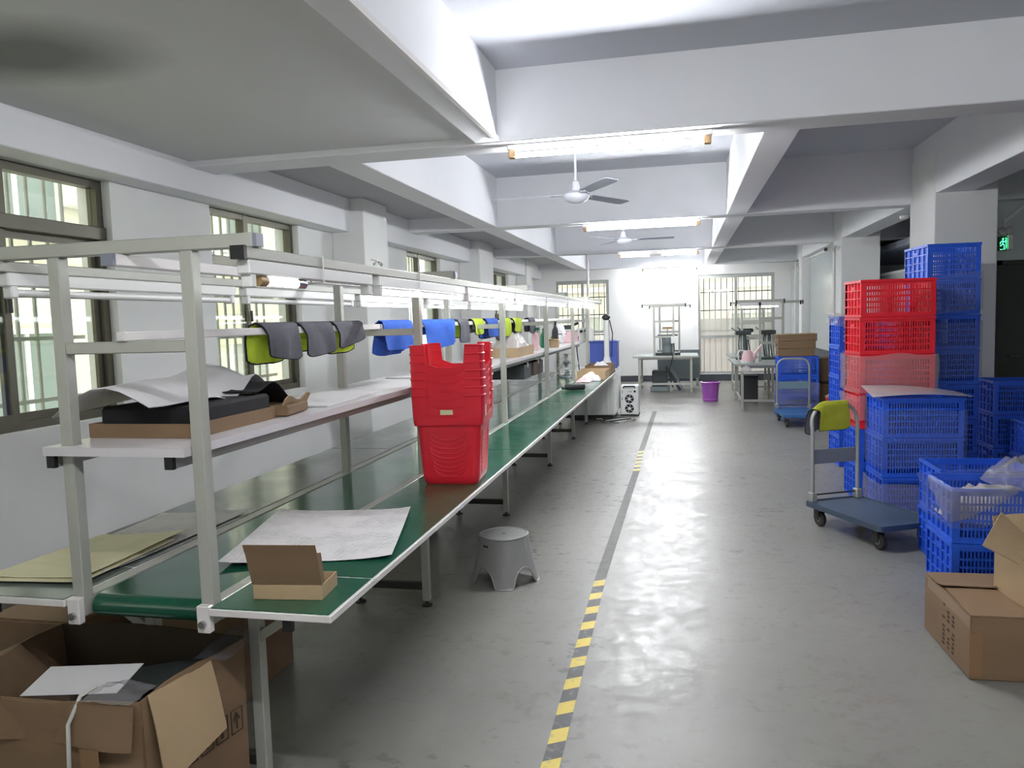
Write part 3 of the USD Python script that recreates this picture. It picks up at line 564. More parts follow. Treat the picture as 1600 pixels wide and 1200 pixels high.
# ---------------------------------------------------------------- plastic crates
CW, CD, CH = .555, .41, .297
def make_crate(name, label, material, group, cw=CW, cd=CD):
    T = Thing(name, label, 'crate', (0, 0, 0), group=group, local=True); w, d, h = cw / 2, cd / 2, CH; nb = int(round(27 * cw / CW))
    m = MB()
    for y in np.linspace(-d + .03, d - .03, 8): m.box(-w + .012, w - .012, y - .009, y + .009, .004, .012)
    for x in np.linspace(-w + .03, w - .03, 11): m.box(x - .009, x + .009, -d + .012, d - .012, .005, .0125)
    T.part('base', m, material)
    m = MB()
    for z0, z1, o in ((h - .022, h - .001, .006), (.002, .024, 0)):
        m.box(-w - o, w + o, -d - o, -d + .008, z0, z1).box(-w - o, w + o, d - .008, d + o, z0, z1).box(-w - o, -w + .008, -d + .008, d - .008, z0, z1).box(w - .008, w + o, -d + .008, d - .008, z0, z1)
    T.part('rim', m, material)
    for s in (-1, 1):                                     # long sides: five rows of narrow slots between solid margins
        y = s * (d - .005); m = MB(); xa, xb = -w + .038, w - .038
        m.box(-w + .001, xa, y - .003, y + .003, .02, h - .02).box(xb, w - .001, y - .003, y + .003, .02, h - .02)
        zs = np.linspace(.034, h - .04, 6)
        m.box(xa, xb, y - .003, y + .003, .02, zs[0]).box(xa, xb, y - .003, y + .003, zs[-1], h - .02)
        for z in zs[1:-1]: m.box(xa, xb, y - .0045, y + .0045, z - .006, z + .006)
        for x in np.linspace(xa, xb, nb)[1:-1]: m.box(x - .0042, x + .0042, y - .003, y + .003, zs[0], zs[-1])
        for x in (-w + .004, w - .004): m.box(x - .006, x + .006, y - .006, y + .006, .02, h - .02)
        T.part('slotted_side', m, material)
    for s in (-1, 1):                                     # short sides: closed pockets between ribs
        x = s * (w - .012); m = MB().box(x - .002, x + .002, -d + .002, d - .002, .021, h - .021)
        for y in np.linspace(-d + .006, d - .006, 6): m.box(x - s * .002, x + s * .012, y - .005, y + .005, .02, h - .02)
        for z in (.085, .15, .215): m.box(x - s * .001, x + s * .0112, -d + .001, d - .001, z - .005, z + .005)
        m.box(x + s * .002, x + s * .014, -.05, .05, .222, .245)
        T.part('ribbed_end', m, material)
    return T
blue0 = make_crate('blue_crate', 'x', 'crate_blue', None); red0 = make_crate('red_crate', 'x', 'crate_red', None); fresh = {'b': True, 'r': True, 't': True}; tall0 = make_crate('blue_crate', 'x', 'crate_blue', None, CD, CW)
ORD = ['topmost', 'second from the top', 'third from the top', 'fourth from the top', 'fifth from the top', 'sixth from the top', 'bottom']
def stack(near_left, rz, kinds, where, z0=0.0, jitter=.004, group=None, turned=False):
    """kinds from the bottom up ('b' or 'r'); near_left = floor point of the near left corner."""
    R = rot(rz); w, d = (CD, CW) if turned else (CW, CD); c = np.array([*near_left, 0]) + R @ [w / 2, d / 2, 0]; r = random.Random(where)
    n = len(kinds)
    for i, k in enumerate(kinds):
        loc = (c[0] + r.uniform(-jitter, jitter), c[1] + r.uniform(-jitter, jitter), z0 + i * CH); a = rz + r.uniform(-.6, .6)
        pos = ORD[n - 1 - i] if i else 'bottom one'; col = 'red' if k == 'r' else 'blue'
        if n == 2: pos = 'upper' if i else 'lower'
        lab = '%s slatted plastic crate, %s of %s' % (col, pos, where)
        src = {'b': blue0, 'r': red0, 't': tall0}[k]; g = group or 'stacked crates'
        if fresh[k]: src.move(loc, a, lab, g); fresh[k] = False
        else: src.dup(loc, a, lab, g)
    return c, R
cB, RB = stack((1.385, 4.40), 1, 'bb', 'the pair nearest the open carton', group='crates by the open carton')
cA, RA = stack((1.475, 4.90), 0, 'bb', 'the pair behind the bag-lined crates', group='crates by the open carton')
cC, RC = stack((1.44, 6.10), 3, 'bbb', 'the stack behind the grey trolley', group='crates behind the grey trolley')
cR, RR = stack((1.375, 6.55), 5, 'bbrrrr', 'the red and blue stack', group='crates in the red stack')
cT, RT = stack((2.02, 7.12), 4, 'ttttttt', 'the tallest blue stack', group='crates in the tallest blue stack', turned=True)
cD, RD = stack((1.50, 8.05), 3, 'bbbbb', 'the blue stack behind the red crates', group='crates behind the red stack')
cE, RE = stack((2.66, 7.45), 0, 'bbb', 'the low stack before the dark door', group='crates before the dark door')
cE2, _ = stack((2.72, 6.85), 0, 'bb', 'the shadowed pair before the dark door stack', group='crates before the dark door')
cK, RK = stack((1.37, 11.85), 0, 'bbb', 'the stack behind the blue trolley', group='crates behind the blue trolley')

def film_band(name, label, c, R, z0, z1, mt, seed, w=CW, d=CD, gap=.012, bulge=.02, tilt=0.0, flare=0.0, nz=14, cat='plastic bag'):
    """Loose polythene folded round a crate, wrinkled."""
    per = []; e = gap
    cs = [(-w / 2 - e, -d / 2 - e), (w / 2 + e, -d / 2 - e), (w / 2 + e, d / 2 + e), (-w / 2 - e, d / 2 + e)]
    for k in range(4):
        a, b = np.array(cs[k]), np.array(cs[(k + 1) % 4])
        for t in np.linspace(0, 1, 22)[:-1]: per.append(a + (b - a) * t)
    per.append(per[0]); per = np.array(per); nrm = per / np.linalg.norm(per, axis=1, keepdims=True); P = np.zeros((nz, len(per), 3))
    for i, t in enumerate(np.linspace(0, 1, nz)):
        q = np.c_[per * 6, np.full(len(per), t * 3 + seed * 7.3)]; q[-1] = q[0]
        nse = meshkit.fbm(q * [1, 1, 1.0], 4, seed) - .35
        edge = np.exp(-((t - 1) / .25) ** 2) * flare
        off = np.maximum(.002, bulge * (nse + .35) * 1.2 + edge * .03)
        z = z0 + (z1 - z0) * t + (.03 * (meshkit.noise(np.c_[per * 5, np.full(len(per), seed)], seed) - .5)) * (1 if t in (0, 1) else .6) + tilt * per[:, 0]
        z[-1] = z[0]; xy = per + nrm * off[:, None]; xy[-1] = xy[0]
        P[i] = np.c_[xy, z]
    P = P @ np.asarray(R).T + np.array([c[0], c[1], 0]); p = obj(name, MB().sheet(P, .0012), mt, smooth=True); tag(p, label, cat); return p
film_band('plastic_bag', 'milky plastic bag folded over the bottom crate behind the grey trolley', cC, RC, .03, .262, 'film', 1, bulge=.022)
film_band('plastic_wrap', 'clear film around the upper two crates behind the grey trolley', cC, RC, .36, .80, 'film_thin', 2, bulge=.008)
film_band('plastic_bag', 'milky bag hanging round the third red crate of the stack', cR, RR, .895, 1.19, 'film', 3, bulge=.035, tilt=.03)
film_band('plastic_bag', 'crumpled white bag round the lowest red crate of the stack', cR, RR, .66, .86, 'film', 4, bulge=.04)
film_band('plastic_wrap', 'thin film band around the middle of the tallest blue stack', cT, RT, 1.50, 1.82, 'film_thin', 5, w=CD, d=CW, bulge=.01, tilt=.1)
film_band('plastic_wrap', 'thin film band around the lower part of the tallest blue stack', cT, RT, .95, 1.42, 'film_thin', 6, w=CD, d=CW, bulge=.012)
film_band('plastic_bag', 'clear bag lining the near crate with its edge turned outward', cB, RB, .40, .602, 'film_thin', 7, bulge=.03, flare=.8, tilt=.05)
film_band('plastic_bag', 'crumpled bag on the top crate behind the red stack', cD, RD, 1.40, 1.52, 'film', 8, bulge=.03)
film_band('plastic_wrap', 'film round the lower crates behind the blue trolley', cK, RK, .12, .5, 'film', 9, bulge=.01)
def crumple(name, label, x0, x1, y0, y1, z, amp, mt, seed, cat='plastic bag', freq=9, th=.0012, n=26, edge=.6, rz=0):
    """A rumpled sheet lying on something."""
    u, v = np.meshgrid(np.linspace(0, 1, n), np.linspace(0, 1, n), indexing='ij'); fall = (4 * u * (1 - u)) ** edge * (4 * v * (1 - v)) ** edge
    q = np.stack([u * freq * (x1 - x0), v * freq * (y1 - y0), np.full_like(u, seed)], -1); hgt = amp * fall * (.35 + meshkit.fbm(q, 4, seed)) + .004 * meshkit.noise(q * 3, seed + 5)
    jx = .06 * (meshkit.noise(q + 3, seed + 1) - .5) * (x1 - x0); jy = .06 * (meshkit.noise(q + 7, seed + 2) - .5) * (y1 - y0)
    P = np.stack([x0 + (x1 - x0) * u + jx, y0 + (y1 - y0) * v + jy, z + hgt + .001], -1)
    if rz: c = np.array([(x0 + x1) / 2, (y0 + y1) / 2, 0]); P = (P - c) @ rot(rz).T + c
    p = obj(name, MB().sheet(P, th), mt, smooth=True); tag(p, label, cat); return p
crumple('plastic_bag', 'crumpled clear bag heaped on the right of the near crate', 1.62, 2.0, 4.38, 4.74, .585, .17, 'film', 12, freq=14)
crumple('plastic_bag', 'white crumpled bag stuffed inside the near crate', 1.40, 1.93, 4.42, 4.78, .40, .16, 'film_dense', 14, freq=14, edge=.35)
G = np.zeros((7, 17, 3))
for j, u in enumerate(np.linspace(-1, 1, 17)):                      # folded-over corner of the bag, longest at the crate's near left corner
    e = np.array([1.383, 4.40 - .30 * u]) if u < 0 else np.array([1.383 + .30 * u, 4.40])
    o = np.array([-1.0, -.15]) if u < -.1 else (np.array([-.15, -1.0]) if u > .1 else np.array([-.75, -.75]))
    for i, t in enumerate(np.linspace(0, 1, 7)): G[i, j] = (*(e + o * (.012 + .03 * math.sin(t * 2.4) + .008 * math.sin(u * 17 + t * 3))), .604 - t * (.02 + .17 * (1 - abs(u)) ** .8) + .012 * math.sin(math.pi * min(1, t * 4)))
p = obj('plastic_bag', MB().sheet(G, .0012), 'film', smooth=True); tag(p, 'milky bag corner folded outward over the near crate rim', 'plastic bag')
# white sheet lying out of the third stack
P = np.array([[[1.36 + .66 * u, 6.06 + .40 * v - .02 * u, .905 + .02 * math.sin(3 * u) + .05 * v * (1 - u)] for v in np.linspace(0, 1, 8)] for u in np.linspace(0, 1, 14)])
p = obj('plastic_sheet', MB().sheet(P, .004), 'film_dense', smooth=True); tag(p, 'white plastic sheet lying on the stack behind the grey trolley', 'plastic sheet')

# ---------------------------------------------------------------- platform trolleys
def trolley(loc, rz, deck_m, plate_m, label, hh=.70, ln=.72, wd=.47):
    """Local frame: handle at y = 0 standing across x, deck running towards -y."""
    T = Thing('platform_trolley', label, 'trolley', loc, rz, local=True); h = wd / 2
    base = sbox(-h, -ln, h, .0).buffer(-.03).buffer(.03, 6); T.part('deck', MB().prism(base, .135, .165), deck_m)
    T.part('deck_edge', MB().prism(base.difference(base.buffer(-.012)), .165, .172), deck_m)
    x = h - .045; pts = [(-x, -.035, .16), (-x, -.03, .16 + hh * .75)]; r = .12
    for a in np.linspace(180, 90, 7): pts.append((-x + r + r * math.cos(math.radians(a)), -.02, .16 + hh - r + r * math.sin(math.radians(a))))
    for a in np.linspace(90, 0, 7): pts.append((x - r + r * math.cos(math.radians(a)), -.02, .16 + hh - r + r * math.sin(math.radians(a))))
    pts += [(x, -.03, .16 + hh * .75), (x, -.035, .16)]
    T.part('handle', MB().tube(pts, .014, 10), 'tube_grey', smooth=40)
    T.part('handle_plate', MB().obox((0, -.026, .16 + hh * .47), (2 * x - .026, .008, .105), ch=.002), plate_m)
    T.part('cross_rod', MB().cyl((-x, -.034, .215), (x, -.034, .215), .006, 8), 'steel_dark', smooth=40)
    for s in (-1, 1): T.part('hinge_bracket', MB().box(s * x - .022, s * x + .022, -.06, -.008, .165, .235, ch=.005), 'tube_grey')
    for i, (a, b) in enumerate(((-h + .06, -.09), (h - .06, -.09), (-h + .06, -ln + .09), (h - .06, -ln + .09))):
        f = T.part('caster_fork', MB().box(a - .028, a - .022, b - .025, b + .025, .05, .135).box(a + .022, a + .028, b - .025, b + .025, .05, .135).box(a - .03, a + .03, b - .035, b + .035, .122, .135), 'steel_dark')
        T.part('wheel', MB().lathe([(0, -.016), (.048, -.016), (.054, -.010), (.054, .010), (.048, .016), (0, .016)], (a, b - .012, .054), 22, rot(0, 0, 90)), 'rubber', smooth=40)
        T.part('hub', MB().lathe([(0, -.019), (.022, -.018), (.022, .018), (0, .019)], (a, b - .012, .054), 16, rot(0, 0, 90)), 'wheel_grey', smooth=40)
    return T
trolley((1.065, 5.96, 0), 27, 'cart_deck', 'cart_plate', 'grey platform trolley with a lime cloth over its handle', hh=.705, ln=.78, wd=.47)
trolley((1.535, 11.6, 0), 2, 'cart_blue', 'cart_plate_blue', 'blue platform trolley standing beside the far table', hh=.72, ln=.85, wd=.53)

# ---------------------------------------------------------------- towels
def towel(label, y0, y1, front, back, zr, face, inner, seed, x=-1.58, R=None, gx=.017, skew=0.0, skewb=0.0, loose=.018, pipe='piping', fshift=1.0):
    """A cloth folded over a rail that runs along y; front hangs on the +x side."""
    T = Thing('towel', label, 'towel', (x, (y0 + y1) / 2, zr)); ny = 15
    s = np.concatenate([np.linspace(-back, 0, 9), np.linspace(0, front, 11)[1:]]); vs = np.linspace(0, 1, ny); P = np.zeros((len(s), ny, 3))
    for i, a in enumerate(s):
        for j, v in enumerate(vs):
            t = abs(a); side = 1 if a > 0 else -1; k = min(1, t / .03); vv = .5 + (v - .5) * (1 - .16 * min(1, t / .05) * (a > 0) * fshift); y = y0 + (y1 - y0) * vv
            wob = loose * (meshkit.noise(np.array([y * 14, t * 5, seed]), seed) - .5) * min(1, t / .08) * 2
            drop = t * (1 - .10 * abs(2 * v - 1) ** 6 * t / max(front, back)) * (1 + (skew if a > 0 else skewb) * (v - .5))
            y += .028 * side * min(1, t / .06) * fshift; px = x + side * (gx * math.sin(k * math.pi / 2)) + side * (abs(wob) + .004 * t * 10 * .2); pz = zr + .003 - max(0, drop - .02) + .012 * (1 - k)
            yy = y + .02 * t * (meshkit.noise(np.array([t * 6, seed, v * 2.0]), seed + 2) - .5) * 4
            P[i, j] = (px, yy, pz)
    if R is not None: P = R(P)
    du, dv = np.gradient(P, axis=0), np.gradient(P, axis=1); Nn = np.cross(du, dv); Nn /= np.linalg.norm(Nn, axis=2, keepdims=True)
    if Nn[len(s) - 3, ny // 2, 0] < 0 and R is None: Nn = -Nn
    T.part('outer_face', MB().sheet(P + Nn * .0022, .0034), face, smooth=50, label=None)
    if inner: T.part('inner_face', MB().sheet(P - Nn * .0018, .003), inner, smooth=50, label='lining in a second colour')
    if pipe:
        e = [P[i, 0] for i in range(len(s))] + [P[-1, j] for j in range(1, ny)] + [P[i, -1] for i in range(len(s) - 2, -1, -1)] + [P[0, j] for j in range(ny - 2, 0, -1)] + [P[0, 0]]
        T.part('piping', MB().tube(e, .0042, 6), pipe, smooth=50)
    return T
ZRAIL = 1.549
towel('grey microfibre towel with lime lining, nearest on the hanging rail', 2.64, 2.93, .150, .165, ZRAIL, 'towel_grey', 'towel_lime', 1, skew=.15)
towel('grey microfibre towel in the middle of the near three', 2.95, 3.25, .150, .13, ZRAIL, 'towel_grey', 'towel_lime', 2, skew=-.1)
towel('grey towel with lime lining, farthest of the near three', 3.27, 3.60, .115, .155, ZRAIL, 'towel_grey', 'towel_lime', 3, skew=-.35)
towel('large dark blue towel hanging left of the red stool stack', 3.86, 4.32, .17, .20, ZRAIL, 'towel_blue', None, 4, loose=.022, pipe=None, fshift=.3)
towel('bright blue towel hanging right above the red stool stack', 4.47, 5.22, .19, .10, ZRAIL, 'towel_blue', None, 5, pipe=None, skew=-.1)
towel('narrow grey towel right of the bright blue towel', 5.26, 5.56, .175, .14, ZRAIL, 'towel_grey', 'towel_lime', 6)
towel('lime towel between the narrow grey and small blue towels', 5.66, 5.99, .13, .11, ZRAIL, 'towel_lime', 'towel_grey', 7)
towel('small blue towel with dark edge on the hanging rail', 6.05, 6.5, .16, .17, ZRAIL, 'towel_blue', None, 8)
towel('lime towel just behind the third aisle-side post', 6.6, 7.0, .17, .2, ZRAIL, 'towel_lime', 'towel_grey', 9)
towel('farthest lime towel on the hanging rail', 7.08, 7.5, .14, .17, ZRAIL, 'towel_lime', 'towel_grey', 10)
towel('dark grey towel at the far end of the towel row', 7.85, 8.2, .17, .15, ZRAIL, 'towel_grey', None, 11)
def trolley_wrap(P):
    Q = P.copy(); a = math.radians(27)      # rail along y at x=-1.58 -> trolley handle
    l = P - np.array([0, 0, 0]); u = l[..., 1]; n = l[..., 0]
    Q[..., 0] = 1.072 + u * math.cos(a) + n * math.sin(a); Q[..., 1] = 5.947 + u * math.sin(a) - n * math.cos(a); Q[..., 2] = l[..., 2] - .05 * np.clip((-u - .08) / .09, 0, 1) ** 2
    return Q
towel('lime towel with dark edge hung over the grey trolley handle', -.185, .10, .215, .20, .876, 'towel_olive', 'towel_grey', 13, x=0, R=trolley_wrap, gx=.02, loose=.012)

# ---------------------------------------------------------------- red stools upside down, grey stool
def square_ring(z, hw, rc, n=5):
    pts = []
    for cx, cy, a0 in ((1, 1, 0), (-1, 1, 90), (-1, -1, 180), (1, -1, 270)):
        for a in np.linspace(a0, a0 + 90, n): pts.append((cx * (hw - rc) + rc * math.cos(math.radians(a)), cy * (hw - rc) + rc * math.sin(math.radians(a)), z))
    return np.array(pts)
def make_stool(label):
    """Square plastic stool standing on its seat (z = 0), legs up."""
    T = Thing('red_stool', label, 'stool', (0, 0, 0), local=True, group=None); H = .44
    lev = [(0, .128), (.012, .136), (.035, .140), (.30, .158)]; m = MB(); rings = [square_ring(z, hw, .03) for z, hw in lev]; k = len(rings[0]); P = np.array([np.vstack([r, r[:1]]) for r in rings])
    m.sheet(P, .004)
    T.part('side_wall', m, 'stool_red', smooth=40)
    T.part('seat', MB().prism(sbox(-.128, -.128, .128, .128).buffer(-.03).buffer(.03, 5), .0, .006), 'stool_red')
    lo, hi = .158, .180
    P = np.array([np.vstack([r, r[:1]]) for r in (square_ring(.300, .163, .03), square_ring(.294, .170, .03), square_ring(.30, .172, .03), square_ring(.335, .1742, .03))]); T.part('skirt', MB().sheet(P, .003), 'stool_red', smooth=40)
    for sx, sy in ((1, 1), (-1, 1), (-1, -1), (1, -1)):
        a, b, hw, c = .10, .075, .1745, .03
        def leg_poly(w):
            return [(sx * (hw - w), sy * hw), (sx * (hw - c), sy * hw), (sx * (hw - c * .3), sy * (hw - c * .3)), (sx * hw, sy * (hw - c)), (sx * hw, sy * (hw - w))]
        r0, r1, r2 = leg_poly(.135), leg_poly(.085), leg_poly(.078)
        G = np.array([[(x, y, .335) for x, y in r0], [(x * 1.006, y * 1.006, .355) for x, y in r1], [(x * 1.02, y * 1.02, H) for x, y in r2]]); mm = MB().sheet(G, .004)
        e = np.array([(x * 1.024, y * 1.024, H) for x, y in r2]); mm.tube(e, .005, 6); T.part('leg', mm, 'stool_red', smooth=40)
    for ax in range(4):
        mm = MB(); A = rot(90 * ax)
        for i in range(10):
            z0 = .262 - i * .0225; w = .098 - .004 * abs(i - 3)
            pts = [np.array([w * math.cos(t), -(.1405 + (z0 - .035) / .265 * .018 - (1 - math.sin(t) * -1) * 0) - .0005, z0 - .035 * (1 + math.sin(t)) * 0 - .042 * abs(math.sin(t))]) for t in np.linspace(math.pi, 2 * math.pi, 13)]
            pts = [p + np.array([0, (z0 - p[2]) / .265 * .018, 0]) for p in pts if p[2] > .03]
            mm.tube(np.array(pts) @ A.T, .003, 5)
        T.part('arc_ribs', mm, 'stool_red', smooth=40)
    return T
st = make_stool('x'); sc = np.array([-1.135, 3.715, .752])
for i in range(7):
    loc = (sc[0], sc[1], sc[2] + i * .0405); lab = 'red plastic stool, %s of the upside-down stack on the bench' % ('bottom one' if i == 0 else ORD[6 - i])
    if i == 0: st.move(loc, 5, lab, 'upside-down red stools')
    else: st.dup(loc, 5, lab, 'upside-down red stools')
f = lambda x, y, z: (np.array([x, y, z]) @ rot(5).T) + sc
p = obj('sticker', MB().obox(f(.0, -.1625, .305 + .0) + [0, -.012, .055], (.062, .002, .024), rz=5), 'label_pale'); tag(p, 'small pale sticker on the front of the red stool stack', 'sticker')
p = obj('sticker', MB().obox(f(.1775, -.09, .36), (.002, .028, .055), rz=5), 'label_pale'); tag(p, 'small pale sticker low on the side of the red stool stack', 'sticker')

T = Thing('grey_stool', 'grey plastic step stool standing on the floor beside the work line', 'stool', (-1.055, 4.37, 0), 12, local=True); n = 96; H = .285
def rad(t, z):
    """Rounded square plan that opens towards the floor."""
    e = 3.2 - .9 * (z / H); q = (abs(math.cos(t)) ** e + abs(math.sin(t)) ** e) ** (-1 / e); k = 1 - z / H
    return q * (.138 + .030 * k ** .9 + .006 * k ** 8)
zs = np.linspace(0, 1, 15); P = np.zeros((len(zs), n + 1, 3))
for j in range(n + 1):
    t = 2 * math.pi * j / n + math.pi / 4 * 0; a = ((math.degrees(t)) % 90) - 45; open_ = max(0, 1 - (a / 27.0) ** 2); zb = .105 * math.sqrt(open_) if open_ > 0 else 0
    for i, s in enumerate(zs):
        z = zb + (H - .012 - zb) * s; r = rad(t + math.pi / 4, z); P[i, j] = (r * math.cos(t), r * math.sin(t), z)
P[:, -1] = P[:, 0]
T.part('body', MB().sheet(P, .005), 'stool_grey', smooth=50)
ring = [(rad(2 * math.pi * j / n + math.pi / 4, H) * math.cos(2 * math.pi * j / n), rad(2 * math.pi * j / n + math.pi / 4, H) * math.sin(2 * math.pi * j / n)) for j in range(n)]
top = Polygon(ring); hole = Polygon([(.014 * math.cos(a), .009 * math.sin(a)) for a in np.linspace(0, 2 * math.pi, 12, endpoint=False)])
T.part('seat', MB().prism(top.buffer(-.004).difference(hole), H - .012, H - .003), 'stool_grey'); T.part('seat_rim', MB().tube([(x * .985, y * .985, H - .006) for x, y in ring + ring[:1]], .007, 8, cap=False), 'stool_grey', smooth=50)
T.part('bottom_lip', MB().tube([P[0, j] * [1.02, 1.02, 1] + [0, 0, .003] for j in range(n + 1)], .005, 6, cap=False), 'stool_grey', smooth=50)
for k in (0, 2): 
    a = math.radians(225 + 0 if k == 0 else 45); T.part('grip_slot', MB().obox((rad(a + math.pi / 4, .235) * math.cos(a), rad(a + math.pi / 4, .235) * math.sin(a), .235), (.008, .04, .012), rz=math.degrees(a)), 'steel_dark')

# ---------------------------------------------------------------- cartons
def carton_open(name, label, loc, rz, w, d, h, th, mt, flaps, inside=None, torn=0, cat='carton', tape=True):
    """Open carton; flaps: {side: angle from straight up, outward}. Sides: f b l r."""
    T = Thing(name, label, cat, loc, rz, local=True); a, b = w / 2, d / 2
    m = MB().box(-a, a, -b, b, 0, th * 1.5); T.part('bottom', m, mt)
    for s, bx in (('f', (-a, a, -b, -b + th)), ('b', (-a, a, b - th, b)), ('l', (-a, -a + th, -b + th, b - th)), ('r', (a - th, a, -b + th, b - th))): T.part('wall', MB().box(*bx, th * 1.5, h), mt)
    for s, (ang, ln) in flaps.items():
        r = math.radians(ang); n = 9; ww = w if s in 'fb' else d; P = np.zeros((7, n, 3)); rr = random.Random(name + s)
        for i, t in enumerate(np.linspace(0, 1, 7)):
            for j, u in enumerate(np.linspace(-.5, .5, n)):
                wob = .012 * math.sin(u * 5 + len(s) + ang) * t; q = (u * (ww - 2 * th) * (1 - .06 * t), -(ln * t * math.sin(r) + wob), h + ln * t * math.cos(r) + wob * .5)
                P[i, j] = q
        A = rot({'f': 0, 'r': 90, 'b': 180, 'l': 270}[s]); P[..., 1] -= b if s in 'fb' else a; T.part('flap', MB().sheet(P @ A.T, th), mt, smooth=40)
    return T
# big open carton in the left foreground, built to the corners seen
def poly_carton():
    T = Thing('large_carton', 'big battered open carton full of paper scraps at the near end of the work line', 'carton', (-1.8, 1.95, 0))
    A, B, C, D = np.array([-2.16, 1.76]), np.array([-1.475, 1.77]), np.array([-1.405, 2.16]), np.array([-2.12, 2.20]); h = .52
    T.part('bottom', MB().prism(Polygon([A, B, C, D]), .002, .012), 'carton')
    def wall(p, q, hs, nm, seed, bow=.015, mt='carton'):
        n = 15; P = np.zeros((8, n, 3))
        for i, t in enumerate(np.linspace(0, 1, 8)):
            for j, u in enumerate(np.linspace(0, 1, n)):
                hh = np.interp(u, np.linspace(0, 1, len(hs)), hs); c = p + (q - p) * u; nn = np.array([(q - p)[1], -(q - p)[0]]); nn /= np.linalg.norm(nn)
                o = bow * math.sin(math.pi * u) * t + .012 * (meshkit.noise(np.array([u * 5, t * 3, seed]), seed) - .5) * t; P[i, j] = (*(c + nn * o), .004 + (hh - .004) * t)
        return T.part(nm, MB().sheet(P, .007), mt, smooth=40)
    wall(A, B, [.50, .515, .51, .52, .525], 'wall', 1); wall(B, C, [.525, .55, .555, .545, .55], 'wall', 2, mt='carton'); wall(C, D, [.55, .555, .555, .55, .54], 'wall', 3, mt='carton_dark'); wall(D, A, [.54, .54, .52, .51, .50], 'wall', 4)  # back wall in darker brown: shade inside the carton put into its colour
    # near flap folded down outside, right flap torn
    P = np.array([[[*(A + (B - A) * u), .505] + np.array([0, -.012 - .012 * t - .015 * math.sin(u * 9) * t, -.12 * t + .01]) for u in np.linspace(.02, .98, 14)] for t in np.linspace(0, 1, 5)]); T.part('flap', MB().sheet(P, .005), 'carton', smooth=40)
    P = np.array([[[*(B + (C - B) * u), .54] + np.array([.012 + .05 * t, -.012 * t, .035 * math.sin(math.pi * t) * (1 - u) - .26 * t * (1 - .35 * u)]) for u in np.linspace(.03, .62, 9)] for t in np.linspace(0, 1, 7)]); T.part('torn_flap', MB().sheet(P, .005), 'carton_light', smooth=40)
    P = np.array([[[*(D + (A - D) * u), .52] + np.array([-.012 - .10 * t, 0, -.03 * t]) for u in np.linspace(.1, .9, 9)] for t in np.linspace(0, 1, 4)]); T.part('flap', MB().sheet(P, .005), 'carton', smooth=40)
    for u in (.22, .80):
        c = A + (B - A) * u; P = np.array([[[c[0] + dx, c[1] - .03 - .002 * (k % 2) - (.012 if z < .38 else .016), z] for dx in (-.03, .03)] for k, z in enumerate(np.linspace(.40, .01, 6))])
        T.part('tape', MB().sheet(P, .002), 'carton_tape')
    # printed handling marks low on the right side
    m = MB()
    def on_right(u, z, o=.021): c = B + (C - B) * u; n_ = np.array([(C - B)[1], -(C - B)[0]]); n_ /= np.linalg.norm(n_); c = c + n_ * o; return np.array([c[0], c[1], z])
    for k in range(4):
        u0 = .30 + k * .16; z0 = .27
        m.tube([on_right(u0, z0), on_right(u0 + .12, z0), on_right(u0 + .12, z0 + .075), on_right(u0, z0 + .075), on_right(u0, z0)], .002, 5)
        m.tube([on_right(u0 + .06, z0 + .012), on_right(u0 + .06, z0 + .06)], .003, 5); m.tube([on_right(u0 + .03, z0 + .04), on_right(u0 + .06, z0 + .063), on_right(u0 + .09, z0 + .04)], .003, 5)
    T.part('handling_marks', m, 'print_dark')
    T.part('strap', MB().tube([(-1.64, 1.80, .545), (-1.665, 1.765, .53), (-1.685, 1.735, .46), (-1.69, 1.73, .3), (-1.69, 1.735, .1)], .006, 8), 'cord', smooth=40, label='pale plastic strap hanging over the rim')
    return T
poly_carton()
P = np.array([[[-1.94 + .32 * u, 1.83 + .12 * v + .02 * u, .475 + .035 * v + .025 * u] for v in np.linspace(0, 1, 5)] for u in np.linspace(0, 1, 6)]); p = obj('paper_sheet', MB().sheet(P, .002), 'paper_white', smooth=True); tag(p, 'white paper sheet lying tilted inside the big open carton', 'paper')
P = np.array([[[-1.82 + .32 * u, 1.99 + .13 * v, .43 + .05 * v * u + .02 * u] for v in np.linspace(0, 1, 5)] for u in np.linspace(0, 1, 6)]); p = obj('paper_sheet', MB().sheet(P, .002), 'dark_machine', smooth=True); tag(p, 'grey paper sheet behind the white one in the big carton', 'paper')
crumple('plastic_bag', 'crumpled clear bag inside the big open carton', -2.12, -1.5, 1.85, 2.12, .33, .10, 'film_thin', 21, freq=10)
crumple('plastic_bag', 'clear bag scrap hanging on the right rim of the big carton', -1.47, -1.36, 2.0, 2.24, .545, .04, 'film_thin', 22, freq=22)
crumple('plastic_bag', 'torn clear bag over the front rim of the big carton', -1.64, -1.49, 1.74, 1.86, .525, .04, 'film', 23, freq=26)
for i, (lab, x0, x1, y0, y1, h) in enumerate([('brown carton on the floor under the near end of the belt', -2.3, -1.78, 2.75, 3.15, .40), ('low brown carton under the window side of the work line', -2.95, -2.36, 2.5, 3.1, .40), ('brown carton far under the middle of the work line', -2.3, -1.85, 5.0, 5.5, .42)]):
    T = Thing('closed_carton', lab, 'carton', ((x0 + x1) / 2, (y0 + y1) / 2, 0)); T.part('body', MB().box(x0, x1, y0, y1, 0, h, ch=.006), 'carton'); xm = (y0 + y1) / 2
    T.part('flap', MB().box(x0 + .004, x1 - .004, y0 + .004, xm - .003, h, h + .006), 'carton'); T.part('flap', MB().box(x0 + .004, x1 - .004, xm + .003, y1 - .004, h, h + .006), 'carton'); T.part('tape', MB().box(x0 - .001, x1 + .001, xm - .025, xm + .025, h + .006, h + .008), 'carton_tape')
